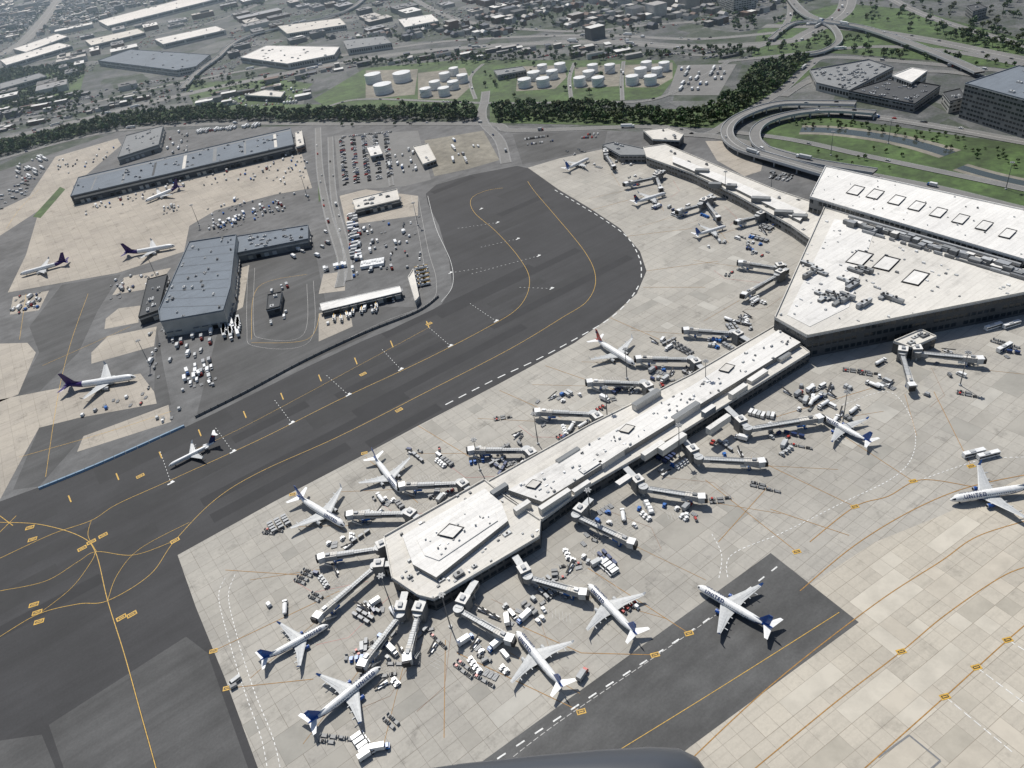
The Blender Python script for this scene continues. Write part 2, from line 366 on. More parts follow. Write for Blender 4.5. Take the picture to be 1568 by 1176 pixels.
for x,y in ((447,648),(534,605),(614,566),(690,530),(760,492),(690,418),(737,320),(762,341),(793,366),(825,392),(845,442),(262,740),(357,692)):
    c=G(x,y); mk.box(c[0],c[1],.15,.17,4.4,1.1,'wline',.55); mk.box(c[0]+.3,c[1]+1.4,.15,.172,1.6,1.8,'wline',.55); 
for a,b in (((690,418),(740,410)),((762,341),(700,350)),((793,366),(730,380)),((825,392),(720,420)),((845,442),(790,440)),((614,566),(585,535)),((534,605),(500,575)),((447,648),(420,612)),((690,530),(655,500)),((760,492),(720,465)),((357,692),(330,655)),((262,740),(245,690))):
    yl([a,b],.32,'wline',(1.3,2.4),sm=False)
def signpaint(x,y,r=.55,s=1.):
    c=G(x,y); mk.box(c[0],c[1],.16,.18,5.6*s,3.4*s,'yellow',r); mk.box(c[0],c[1],.181,.19,4.2*s,1.7*s,'dark',r); mk.box(c[0],c[1],.191,.2,3*s,.7*s,'yellow',r)
for x,y in ((46,808),(50,826),(126,840),(158,820),(140,830),(52,926),(57,938),(60,952),(186,946),(202,941),(268,828),(215,729),(657,496),(611,628),(556,573)): signpaint(x,y,.55 if x>100 else .2,.9)
for x,y in ((1309,776),(1380,998),(1447,1067),(1495,1022),(1543,980),(1398,737),(1487,714),(1220,845),(1003,1003),(1055,970),(890,1090),(327,997),(348,1054),(448,757),(558,694)): signpaint(x,y,.1,.7)
for l in ([(345,873),(465,881)],[(327,997),(520,905)],[(348,1054),(480,1040)],[(1183,640),(1350,590)],[(640,652),(720,700)],[(560,700),(640,770)],[(448,757),(530,815)],[(765,598),(860,640)],[(835,560),(950,600)],[(935,487),(1010,520)],[(985,440),(1080,440)],
          [(990,415),(1100,400)],[(960,362),(1060,350)],[(905,322),(985,300)],[(1080,735),(1220,845)],[(1150,700),(1309,776)],[(1280,660),(1398,737)],[(1430,600),(1487,714)],[(700,1000),(890,1090)],[(800,960),(890,1000),(1003,1003)],[(900,870),(1055,970)],
          [(682,980),(680,1130)],[(1176,745),(1100,830)],[(1300,820),(1180,780)]):
    yl(l,.3,'oline',sm=False,z=.14)
for l in ([(1600,722),(1487,745),(1400,780),(1309,835),(1225,905)],[(1600,790),(1500,820),(1440,860),(1340,925),(1180,1050),(1030,1190)],[(1600,862),(1540,880),(1450,940),(1380,998),(1280,1075),(1140,1190)],
          [(1620,915),(1543,980),(1447,1067),(1320,1180)],[(1487,745),(1410,735),(1360,760),(1309,776),(1240,830)]):
    yl(l,.42,'oline',z=.16)
yl([(1543,980),(1640,1040)],.4,'wline',(3,1)); yl([(1495,1022),(1600,1100)],.4,'wline',(3,1)); yl([(1447,1067),(1560,1160)],.4,'wline',(3,1))
yl([(1285,938),(1100,1055),(930,1160)],.28,z=.17); yl([(1150,905),(1000,1008),(850,1110),(760,1180)],.3,'fline',(2.4,1),z=.17)
yl([(1190,868),(1075,955),(900,1070),(735,1180)],.7,'wline',(4,5),z=.17)
for l in ([(345,885),(335,915),(352,985),(375,1060),(400,1130),(410,1180)],[(360,880),(350,915),(366,985),(390,1060),(418,1130),(430,1180)]): yl(l,.36,'wline',(1.5,1.2),z=.14)
for l in ([(1290,620),(1360,600),(1395,640),(1400,690),(1370,730),(1290,770),(1200,815),(1120,850),(1115,890)],[(1090,818),(1105,850),(1100,890)],[(1568,700),(1500,705),(1410,735)]): yl(l,.4,'wline',(1.5,1.2),z=.14)
mb=MB(); q=GP([(1345,1160),(1392,1126),(1440,1165),(1400,1200)])
for i in range(3): stripe(mb,[q[i],q[i+1]],.7,.14+.004*i,'grey')
mb.obj('roof_edge_outline')  # flat grey outline on the apron, standing in for a small roof edge
for l in ([(70,730),(90,600),(110,520),(135,450)],[(65,560),(200,500)],[(40,450),(30,520)],[(30,700),(170,660),(262,630)],[(385,520),(395,440),(470,420)],[(385,525),(470,520),(490,480)],[(10,350),(30,320),(60,290)]): yl(l,.28,z=.1)
for l in ([(380,405),(378,500),(390,530),(475,522),(480,430)],[(390,410),(388,495),(400,518),(465,512),(470,435)],[(640,300),(655,380),(668,430),(655,465),(560,505),(300,640)],[(630,300),(645,380),(650,430),(630,460)]): yl(l,.2,'fline',z=.1)
mb=MB(); p=smooth(GP([(60,749),(160,708),(283,653)]))
for i in range(len(p)-1):
    a,b=p[i],p[i+1]; L=math.dist(a,b); mb.box((a[0]+b[0])/2,(a[1]+b[1])/2,.12,1.4,L*.96,2.6,'teal',math.atan2(b[1]-a[1],b[0]-a[0]),tx=1,ty=.5)
mb.obj('blast_fence')
mb=MB(); p=smooth(GP([(300,640),(380,600),(470,552),(560,510),(640,478),(672,455)]))
for i in range(len(p)-1):
    a,b=p[i],p[i+1]; L=math.dist(a,b); r_=math.atan2(b[1]-a[1],b[0]-a[0]); mb.box((a[0]+b[0])/2,(a[1]+b[1])/2,.05,1.9,L,.15,'grey',r_)
    mb.box(a[0],a[1],.05,2.3,.3,.3,'dark',r_)
mb.obj('perimeter_fence')
# ---------------------------------------------------------------- buildings
BLD=[]
def rm(k,c,size=5.,ms=.06,by=.35):
    M[k]=concrete(k,c,[q*.95 for q in c],[q*.82 for q in c],RT,size,.88,.78,ms,by)
rm('roof_white',(.82,.80,.76),8); rm('roof_cream',(.71,.68,.62),8); rm('roof_grey',(.26,.27,.275)); rm('roof_bluegrey',(.185,.215,.25)); rm('roof_dark',(.075,.08,.085))
for k,c in (('wall_grey',(.20,.20,.195)),('wall_light',(.42,.41,.38)),('wall_dark',(.07,.075,.08)),('wall_brick',(.16,.10,.07))): M[k]=flat(k,c,.7,var=.12,scale=.12)
def building(name,px,h,roof='roof_white',wall='wall_grey',storeys=2,clutter=0,par=.9,z0=0,mb=None,win=True,csize=(2,6)):
    own=mb is None; mb=mb or MB()
    p=ccw(GP(px,h)); BLD.append(p)
    mb.prism(p,z0,h,wall,roof); n=len(p)
    for i in range(n):
        a,b=p[i],p[(i+1)%n]; L=math.dist(a,b); r_=math.atan2(b[1]-a[1],b[0]-a[0])
        nx,ny=math.sin(r_),-math.cos(r_); ux,uy=math.cos(r_),math.sin(r_)
        if par: mb.box((a[0]+b[0])/2-nx*.15,(a[1]+b[1])/2-ny*.15,h-.3,h+par,L+.2,.5,roof,r_)
        if win=='dock':
            k=max(1,int(L/7)); w=L/k
            for j in range(k):
                if (j*7+i)%5==0: continue
                t=(j+.5)*w; mb.box(a[0]+ux*t+nx*.1,a[1]+uy*t+ny*.1,.4,4.4,4.2,.3,random.choice(['lgrey','dark','wall_light','grey']),r_)
                mb.box(a[0]+ux*t+nx*.8,a[1]+uy*t+ny*.8,4.7,5.0,5.,1.7,'grey',r_)
            mb.box((a[0]+b[0])/2+nx*.06,(a[1]+b[1])/2+ny*.06,h*.62,h*.8,L*.98,.14,'wall_light',r_)
        elif win and L>5:
            sh=(h-z0)/storeys
            for s_ in range(storeys):
                zb=z0+s_*sh+sh*.35; zt=z0+s_*sh+sh*.82; k=max(1,int(L/4.2)); w=L/k
                for j in range(k):
                    if (j*5+s_*3+i)%11==0: continue
                    t0=(j+.12)*w; t1=(j+.88)*w
                    A=(a[0]+ux*t0+nx*.06,a[1]+uy*t0+ny*.06); B=(a[0]+ux*t1+nx*.06,a[1]+uy*t1+ny*.06)
                    mb.face([(*A,zb),(*B,zb),(*B,zt),(*A,zt)],'glass')
            mb.box((a[0]+b[0])/2+nx*.1,(a[1]+b[1])/2+ny*.1,h-.9,h-.35,L,.3,'lgrey',r_)
    if clutter:
        xs=[q[0] for q in p]; ys=[q[1] for q in p]; k=0; tr=0
        a,b=max(((p[i],p[(i+1)%n]) for i in range(n)),key=lambda e:math.dist(*e)); r_=math.atan2(b[1]-a[1],b[0]-a[0])
        while k<clutter and tr<clutter*20:
            tr+=1; x=R(min(xs),max(xs)); y=R(min(ys),max(ys))
            if not inside(x,y,p) or min(segd(x,y,p[i],p[(i+1)%n]) for i in range(n))<csize[1]*.6: continue
            lx=R(*csize); ly=R(csize[0]*.6,csize[1]*.5); hh=R(.6,2.0); k+=1
            mb.box(x,y,h,h+.25,lx+.8,ly+.8,'grey',r_); mb.box(x,y,h+.25,h+hh,lx,ly,random.choice(['lgrey','grey','mgrey','lgrey']),r_)
            mb.cyl(x,y,h+hh,h+hh+.3,min(lx,ly)*.32,min(lx,ly)*.3,'dark',8)
    if own: return mb.obj(name)
def rel(mb,px,z0,h,side,top): mb.prism(ccw(GP(px,h)),z0,h,side,top)
def diamond(mb,x,y,z,s=1.,inner='roof_white'):
    o=[(-21,6),(-2,-12),(21,-6),(4,12)]
    rel(mb,[(x+a*s,y+b*s) for a,b in o],z,z+.35,'dark','dark')
    rel(mb,[(x+a*s*.86,y+b*s*.82) for a,b in o],z,z+1.2,'glass',inner)
def roofbits(mb,poly,z,n,ang,rng_,cols=('lgrey','grey','mgrey','white')):
    xs=[q[0] for q in poly]; ys=[q[1] for q in poly]; k=0
    for _ in range(n*6):
        if k>=n: break
        x=R(min(xs),max(xs)); y=R(min(ys),max(ys))
        if inside(x,y,poly): mb.box(x,y,z-.05,z+R(.3,1.3),R(*rng_),R(*rng_)*.7,random.choice(cols),ang); k+=1
mb=MB()
building('',[(588,822),(742,735),(775,762),(828,797),(826,822),(664,918),(640,912),(600,885)],8.5,'roof_cream','wall_dark',2,6,1.0,mb=mb)
rel(mb,[(616,820),(742,748),(768,770),(778,797),(668,884),(632,864)],8.5,11.5,'wall_grey','roof_white')
rel(mb,[(638,826),(738,766),(758,782),(762,797),(672,858),(650,850)],11.5,12.0,'lgrey','roof_white')
diamond(mb,690,813,12.0,1.0,'roof_white')
roofbits(mb,BLD[0],8.5,50,-RT,(.6,2.)); roofbits(mb,GP([(638,826),(738,766),(762,797),(672,858)],12),12,20,-RT,(.4,1.2))
building('',[(746,738),(900,652),(1060,573),(1188,498),(1240,540),(1050,658),(900,745),(829,797)],8.0,'roof_cream','wall_dark',2,0,.8,mb=mb)
rel(mb,[(778,750),(905,678),(1060,590),(1192,505),(1226,524),(1080,614),(940,700),(830,768)],8.0,11.5,'wall_grey','roof_white')
for c in ((817,741),(960,656),(1113,563)): diamond(mb,c[0],c[1],11.5,.62,'roof_cream')
for c in ((765,752),(800,778),(1000,690),(905,718),(1085,630),(990,612),(1050,632),(1160,575),(870,700),(890,745),(940,700),(1130,600),(955,735),(1030,680),(850,768),(1200,545),(1100,650)):
    q=G(c[0],c[1],10); mb.box(q[0],q[1],8,10.6 if c[1]%2 else 12.3,R(8,22),R(2.6,4.),'roof_bluegrey' if c[0]%2 else 'roof_cream',-RT,top='roof_grey' if c[0]%3==0 else 'roof_white')
roofbits(mb,GP([(778,750),(905,678),(1060,590),(1192,505),(1226,524),(1080,614),(940,700),(830,768)],11.5),11.5,80,-RT,(.5,1.9))
mb.obj('airport_pier_concourse')
mb=MB(); HZ=17
building('',[(1262,318),(1568,408),(1760,470),(1760,404),(1568,449),(1236,515),(1186,487)],HZ,'roof_cream','wall_dark',3,0,1.2,mb=mb); hp=BLD[-1]
building('',[(1264,255),(1568,322),(1760,362),(1760,440),(1568,398),(1240,302)],22,'roof_white','wall_grey',3,0,1.0,mb=mb); hq=BLD[-1]
rel(mb,[(1278,335),(1340,350),(1300,470),(1240,500),(1205,482)],HZ,HZ+.25,'lgrey','roof_white')
for i,(x,y) in enumerate(((1310,291),(1340,297),(1373,306),(1404,315),(1437,325),(1471,335),(1507,345),(1543,357))): diamond(mb,x,y,22,.72)
for x,y in ((1316,395),(1357,403),(1402,425)): diamond(mb,x,y,HZ,1.08)
ax=G(1290,335,HZ); bx=G(1568,415,HZ); hr=math.atan2(bx[1]-ax[1],bx[0]-ax[0])
for i in range(34):
    t=i/33; q=G(1296+272*t,338+78*t+R(-3,5),HZ+2); mb.box(q[0],q[1],HZ+.5,HZ+R(2.5,5),R(4,9),R(2.5,5),random.choice(['mgrey','wall_grey','grey','grey']),hr,top=random.choice(['lgrey','mgrey','roof_grey','roof_white']))
for i in range(14):
    t=i/13; q=G(1330+230*t,356+68*t,HZ+1); mb.box(q[0],q[1],HZ+.3,HZ+R(1.2,2.4),R(3,12),R(1,2),random.choice(['grey','mgrey']),hr)
p0=G(1295,332,HZ+3); p1=G(1568,400,HZ+3); mb.box((p0[0]+p1[0])/2,(p0[1]+p1[1])/2,HZ+1,HZ+3.0,math.dist(p0,p1),1.8,'mgrey',hr)
for i in range(30):
    x,y=random.choice([(1240,420),(1260,440),(1300,430),(1330,460),(1285,455),(1320,420),(1360,455),(1270,455),(1250,410)]); q=G(x+R(-14,14),y+R(-8,8),HZ+2)
    mb.box(q[0],q[1],HZ+.4+i*.01,HZ+R(1.8,3.8),R(5,12),R(2,3.4),random.choice(['mgrey','grey','wall_grey']),hr+random.choice([0,0,math.pi/2]),top=random.choice(['lgrey','mgrey','roof_grey']))
    mb.cyl(q[0],q[1],HZ+3.4,HZ+4.1,.8,.8,'dark',10)
roofbits(mb,hp,HZ,100,hr,(.6,2.4)); roofbits(mb,hq,22,50,hr,(.4,1.2),('lgrey','grey'))
mb.obj('airport_terminal_headhouse')
mb=MB()
building('',[(985,226),(1018,221),(1112,260),(1190,292),(1262,316),(1240,366),(1212,346),(1130,300),(1060,266),(990,241)],9,'roof_cream','wall_grey',2,22,.9,mb=mb,csize=(1.5,4))
rel(mb,[(1030,238),(1110,270),(1235,325),(1225,338),(1125,288),(1030,248)],9,11.5,'wall_grey','roof_white')
building('',[(922,222),(940,218),(986,228),(988,238),(950,238)],8,'roof_grey','wall_grey',2,3,.8,mb=mb)
for x,y in ((1075,262),(1120,285),(1165,305),(1200,325),(1095,282),(1225,330)): q=G(x,y,12); mb.box(q[0],q[1],9,R(12.5,14),R(8,16),5,'wall_grey',-.52,top='roof_grey')
mb.obj('airport_pier_concourse')
building('operations_building',[(985,200),(1022,196),(1047,206),(1040,216),(1000,214)],9,'roof_cream','wall_dark',2,4)
building('operations_building',[(1410,505),(1434,516),(1395,533),(1368,523)],8,'roof_cream','wall_dark',2,4)
hb=MB()
building('',[(290,371),(362,360),(353,440),(342,476),(246,493),(243,476)],15,'roof_bluegrey','wall_light',3,34,1.0,mb=hb,csize=(1.5,4),win='dock')
building('',[(363,362),(472,345),(472,366),(362,388)],9,'roof_bluegrey','wall_grey',2,26,.8,mb=hb,csize=(1.5,4),win='dock')
building('',[(226,428),(256,420),(243,475),(212,486)],8,'roof_dark','wall_dark',2,10,.6,mb=hb,win='dock')
for i in range(1,9):
    t=i/9; a=G(290-47*t,371+112*t,15.3); b=G(362-20*t,360+120*t,15.3); stripe(hb,[a,b],.3,15.35,'roof_dark')
hb.obj('cargo_hangar')
mb=MB(); building('',[(120,272),(445,197),(450,222),(108,301)],11,'roof_bluegrey','wall_dark',1,50,.9,mb=mb,win='dock',csize=(1.5,4))
for i in range(7):
    t=(i+.5)/7; a=G(125+318*t,276-76*t,11.1); b=G(116+330*t,296-76*t,11.1); stripe(mb,[a,b],R(1.5,5),11.08,random.choice(['roof_grey','roof_cream','roof_dark']))
a=G(122,274,11); b=G(444,199,11); stripe(mb,[a,b],5,11.06,'roof_grey'); mb.obj('cargo_warehouse')
building('cargo_warehouse',[(193,208),(250,193),(243,222),(180,242)],9,'roof_grey','wall_grey',1,16,win='dock')
building('guard_building',[(452,203),(462,200),(466,222),(454,226)],8,'roof_cream','wall_brick',2,3)
building('canopy_shed',[(490,465),(612,438),(615,447),(493,476)],6,'roof_white','wall_dark',1,0,.3,z0=0,win='dock')
building('maintenance_building',[(540,306),(608,290),(612,306),(545,322)],7,'roof_cream','wall_dark',1,8,win='dock')
building('maintenance_building',[(562,226),(580,222),(586,236),(568,240)],6,'roof_white','wall_grey',1,2)
building('maintenance_building',[(633,225),(655,220),(668,245),(648,252)],6,'roof_cream','wall_grey',1,2)
building('guard_building',[(410,452),(432,447),(428,470),(408,475)],6,'roof_dark','wall_dark',1,2)
building('cargo_office',[(625,425),(633,412),(642,455),(636,462)],5,'roof_cream','wall_grey',1,0)
building('hotel',[(1478,128),(1560,101),(1700,130),(1640,172)],34,'roof_bluegrey','wall_grey',8,12)
building('power_plant',[(1240,108),(1330,92),(1368,104),(1300,140),(1250,128)],8,'roof_grey','wall_light',1,70,1.6,csize=(1.5,6))
building('plant_hall',[(1366,116),(1396,104),(1420,109),(1396,127)],14,'roof_white','wall_light',2,0)
building('plant_hall',[(1300,140),(1366,120),(1440,132),(1400,160)],9,'roof_dark','wall_grey',2,34,1.2,csize=(1.5,6))
building('plant_hall',[(1444,142),(1470,136),(1478,150),(1455,156)],12,'roof_dark','wall_light',3,4)
building('office_tower',[(1100,-28),(1140,-32),(1160,-26),(1124,-20)],40,'roof_cream','wall_light',12,4)
building('warehouse',[(368,88),(408,70),(520,72),(512,84),(440,98)],10,'roof_white','wall_light',1,20)
building('warehouse',[(150,93),(200,76),(322,84),(300,102),(270,108)],11,'roof_bluegrey','wall_light',2,16)
building('warehouse',[(150,32),(320,-12),(350,-6),(165,40)],11,'roof_white','wall_light',1,10)
building('warehouse',[(525,62),(588,55),(600,66),(532,76)],10,'roof_grey','wall_light',1,8)
building('warehouse',[(0,92),(90,66),(110,70),(10,100)],10,'roof_white','wall_light',1,6)
building('warehouse',[(20,75),(88,52),(104,56),(40,80)],10,'roof_white','wall_light',1,6)
building('warehouse',[(130,62),(210,44),(222,50),(140,70)],10,'roof_cream','wall_light',1,6)
building('warehouse',[(236,60),(330,40),(345,46),(250,68)],10,'roof_white','wall_light',1,6)
building('warehouse',[(425,40),(520,28),(530,38),(440,52)],10,'roof_cream','wall_light',1,8)
building('warehouse',[(610,30),(660,22),(672,32),(620,42)],10,'roof_white','wall_light',1,8)
building('warehouse',[(0,128),(60,112),(72,117),(0,137)],9,'roof_grey','wall_grey',1,6)
building('warehouse',[(375,146),(405,138),(436,141),(430,149)],8,'roof_cream','wall_dark',1,2)
building('warehouse',[(756,108),(800,102),(806,108),(762,116)],7,'roof_grey','wall_grey',1,2)
building('office_building',[(1480,10),(1500,6),(1512,12),(1490,18)],12,'roof_dark','wall_grey',3,2)
def tank(x,y,rpx):
    c=G(x,y+5); r_=rpx/1.06; h=11 if rpx<12 else 13
    mb=MB(); mb.cyl(0,0,0,h,r_,r_,'white',32)
    mb.cyl(0,0,h,h+1.3,r_*1.02,.4,'white',32)
    for k in (.33,.66,.98): mb.cyl(0,0,h*k-.2,h*k,r_+.12,r_+.12,'lgrey',32)
    for i in range(18):
        a=i/18*math.pi*.8; mb.box((r_+.6)*math.cos(a),(r_+.6)*math.sin(a),h*i/18,h*i/18+.25,1.3,1.8,'lgrey',a)
    for i in range(24):
        a=i/24*2*math.pi; mb.box(r_*math.cos(a),r_*math.sin(a),h,h+1.1,.12,.12,'lgrey',a)
    o=mb.obj('storage_tank'); o.location=(c[0],c[1],.2); o.rotation_euler=(0,0,R(0,6)); BLD.append([(c[0]+r_*math.cos(a),c[1]+r_*math.sin(a)) for a in (0,1,2,3,4,5)])
for t in ((573,121,14),(588,137,15),(617,119,15),(653,142,9),(681,141,9),(667,131,9),(695,131,9),(709,121,9),(682,118,9),(696,110,8),(804,128,10),(832,127,10),(818,117,10),(846,115,9),(831,106,8),(858,104,9),(888,126,9),(916,126,9),(902,116,9),(908,106,8),(934,106,8),(968,124,9),(996,124,9),(981,112,9),(1006,112,8),(1017,103,8),(990,102,8)): tank(*t)
# ---------------------------------------------------------------- jet bridges
BR=[]
def bridge(rp,ep,lp=None,zr=6.6):
    Rr=G(*rp,zr); E=G(*ep,zr); mb=MB()
    mb.cyl(Rr[0],Rr[1],0,3.4,.7,.7,'lgrey',10); mb.cyl(Rr[0],Rr[1],3.4,zr+.4,2.6,2.6,'wall_grey',16,top='lgrey')
    L=math.dist(Rr,E); a=math.atan2(E[1]-Rr[1],E[0]-Rr[0]); ux,uy=math.cos(a),math.sin(a)
    def seg(s0,s1,w,z0,z1,mat,top):
        m=(s0+s1)/2; mb.box(Rr[0]+ux*m,Rr[1]+uy*m,z0,z1,s1-s0,w,mat,a,top=top)
    seg(2.,L*.5,2.5,3.7,6.1,'mgrey','lgrey'); seg(L*.42,L*.75,2.9,3.55,6.4,'mgrey','lgrey'); seg(L*.7,L-2.5,3.3,3.4,6.7,'mgrey','roof_cream')
    k=int(L/1.6)
    for i in range(k):
        s_=2+ (L-5)*i/k; w=2.5 if s_<L*.42 else 2.9 if s_<L*.7 else 3.3; zt=6.1 if s_<L*.42 else 6.4 if s_<L*.7 else 6.7
        mb.box(Rr[0]+ux*s_,Rr[1]+uy*s_,zt-2.2,zt+.1,.14,w+.14,'mgrey',a)
    for sg in (-1,1):
        m=L*.45; mb.box(Rr[0]+ux*m-uy*sg*1.6,Rr[1]+uy*m+ux*sg*1.6,4.9,5.6,L*.55,.06,'glass',a)
    mb.box(Rr[0]+ux*L*.5-uy*.8,Rr[1]+uy*L*.5+ux*.8,6.72,6.9,L*.8,.3,'grey',a)
    mb.box(Rr[0]+ux*L*.85,Rr[1]+uy*L*.85,6.7,7.6,2.2,1.5,random.choice(['white','mgrey','grey']),a)
    mb.box(E[0]-ux*1.2,E[1]-uy*1.2,3.2,6.9,3.8,4.2,'lgrey',a+.25,top='white'); mb.box(E[0]+ux*1.1,E[1]+uy*1.1,3.4,6.6,1.5,3.4,'dark',a+.25)
    s_=L*.78; cx,cy=Rr[0]+ux*s_,Rr[1]+uy*s_
    for sg in (-1,1):
        mb.box(cx-uy*sg*1.6,cy+ux*sg*1.6,.6,3.5,.5,.4,'lgrey',a); mb.box(cx-uy*sg*1.4,cy+ux*sg*1.4,.05,1.2,1.3,.6,'dark',a)
    mb.box(cx,cy,.5,1.1,1.4,3.6,'blue',a)
    mb.box(cx-ux*3,cy-uy*3,1.6,3.2,3.2,2.0,random.choice(['blue','mgrey','white']),a)
    sx,sy=E[0]-ux*3-uy*3.2,E[1]-uy*3+ux*3.2
    for i in range(8): mb.box(sx-ux*i*.7,sy-uy*i*.7,3.4-i*.42,3.5-i*.42,.75,1.1,'grey',a)
    for sg in (-.5,.5):
        for i in range(8): mb.box(sx-ux*i*.7-uy*sg,sy-uy*i*.7+ux*sg,3.4-i*.42,4.4-i*.42,.7,.05,'lgrey',a)
    if lp:
        P=G(*lp,7.5); l=math.dist(P,Rr); b=math.atan2(Rr[1]-P[1],Rr[0]-P[0])
        mb.box((P[0]+Rr[0])/2,(P[1]+Rr[1])/2,3.6,7.2,l,3.6,'wall_grey',b,top='lgrey')
        for t in (.3,.7): mb.box(P[0]+(Rr[0]-P[0])*t,P[1]+(Rr[1]-P[1])*t,.05,3.6,.6,3,'lgrey',b)
        t=.72; mb.box(P[0]+(Rr[0]-P[0])*t,P[1]+(Rr[1]-P[1])*t,.05,8.6,5.6,5.6,'wall_grey',b,top='roof_white')
        mb.box(P[0]+(Rr[0]-P[0])*t,P[1]+(Rr[1]-P[1])*t,8.6,9.6,2.5,2.,'mgrey',b)
        for sg in (-1,1):
            mb.box((P[0]+Rr[0])/2-math.sin(b)*sg*1.82,(P[1]+Rr[1])/2+math.cos(b)*sg*1.82,5,6.2,l*.8,.06,'glass',b)
    mb.obj('jet_bridge'); BR.append((Rr,E,a))
for b in (((1122,508),(1048,503),(1150,522)),((1058,548),(975,547),(1085,572)),((985,585),(900,583),(1010,608)),((908,632),(820,628),(932,655)),((806,687),(718,687),(832,712)),((704,738),(612,742),(722,752)),((622,784),(532,786),(645,794)),((580,838),(488,852),(598,828)),
          ((574,866),(483,944),(598,862)),((612,940),(552,1018),(620,905)),((640,938),(622,1010),(648,915)),((702,932),(783,978),(728,888)),((808,882),(896,907),(788,850)),((882,788),(970,830),(905,762)),((985,745),(1078,760),(955,712)),((1070,700),(1170,705),(1037,662)),((1145,655),(1258,637),(1108,618)),
          ((1382,540),(1397,590),(1384,528)),((1405,538),(1505,548),(1400,525)),((1190,408),(1132,400),(1204,404)),((1190,420),(1138,450),(1206,410)),((1072,312),(1038,322),(1090,296)),((1080,306),(1100,332),(1096,300)),((1002,270),(957,280),(1015,262)),((1004,266),(1012,288),(1018,260)),((928,236),(940,254),(926,226)),((1160,330),(1128,338),(1176,322))):
    bridge(*b)
for Rr,E,a in BR:
    ux,uy=math.cos(a),math.sin(a)
    for sg in (-1,1):
        bx_=Rr[0]+ux*14-uy*sg*9; by_=Rr[1]+uy*14+ux*sg*9; n=random.randint(5,9)
        for i in range(n):
            x=bx_+ux*i*1.8; y=by_+uy*i*1.8; stripe(mk,[(x,y),(x+ux*2.5-uy*sg*5,y+uy*2.5+ux*sg*5)],.16,.145,'fline')
    t=random.choice([-1,1]); x0=E[0]-uy*t*3; y0=E[1]+ux*t*3
    stripe(mk,[(x0,y0),(x0+ux*38,y0+uy*38)],.2,.147,'oline')
    q=[(Rr[0]-uy*s*w+ux*l,Rr[1]+ux*s*w+uy*l) for s,w,l in ((1,16,6),(1,18,34),(1,8,46))]; stripe(mk,q,.14,.143,random.choice(['fline','rline','red']))
mk.obj('pavement_marking')
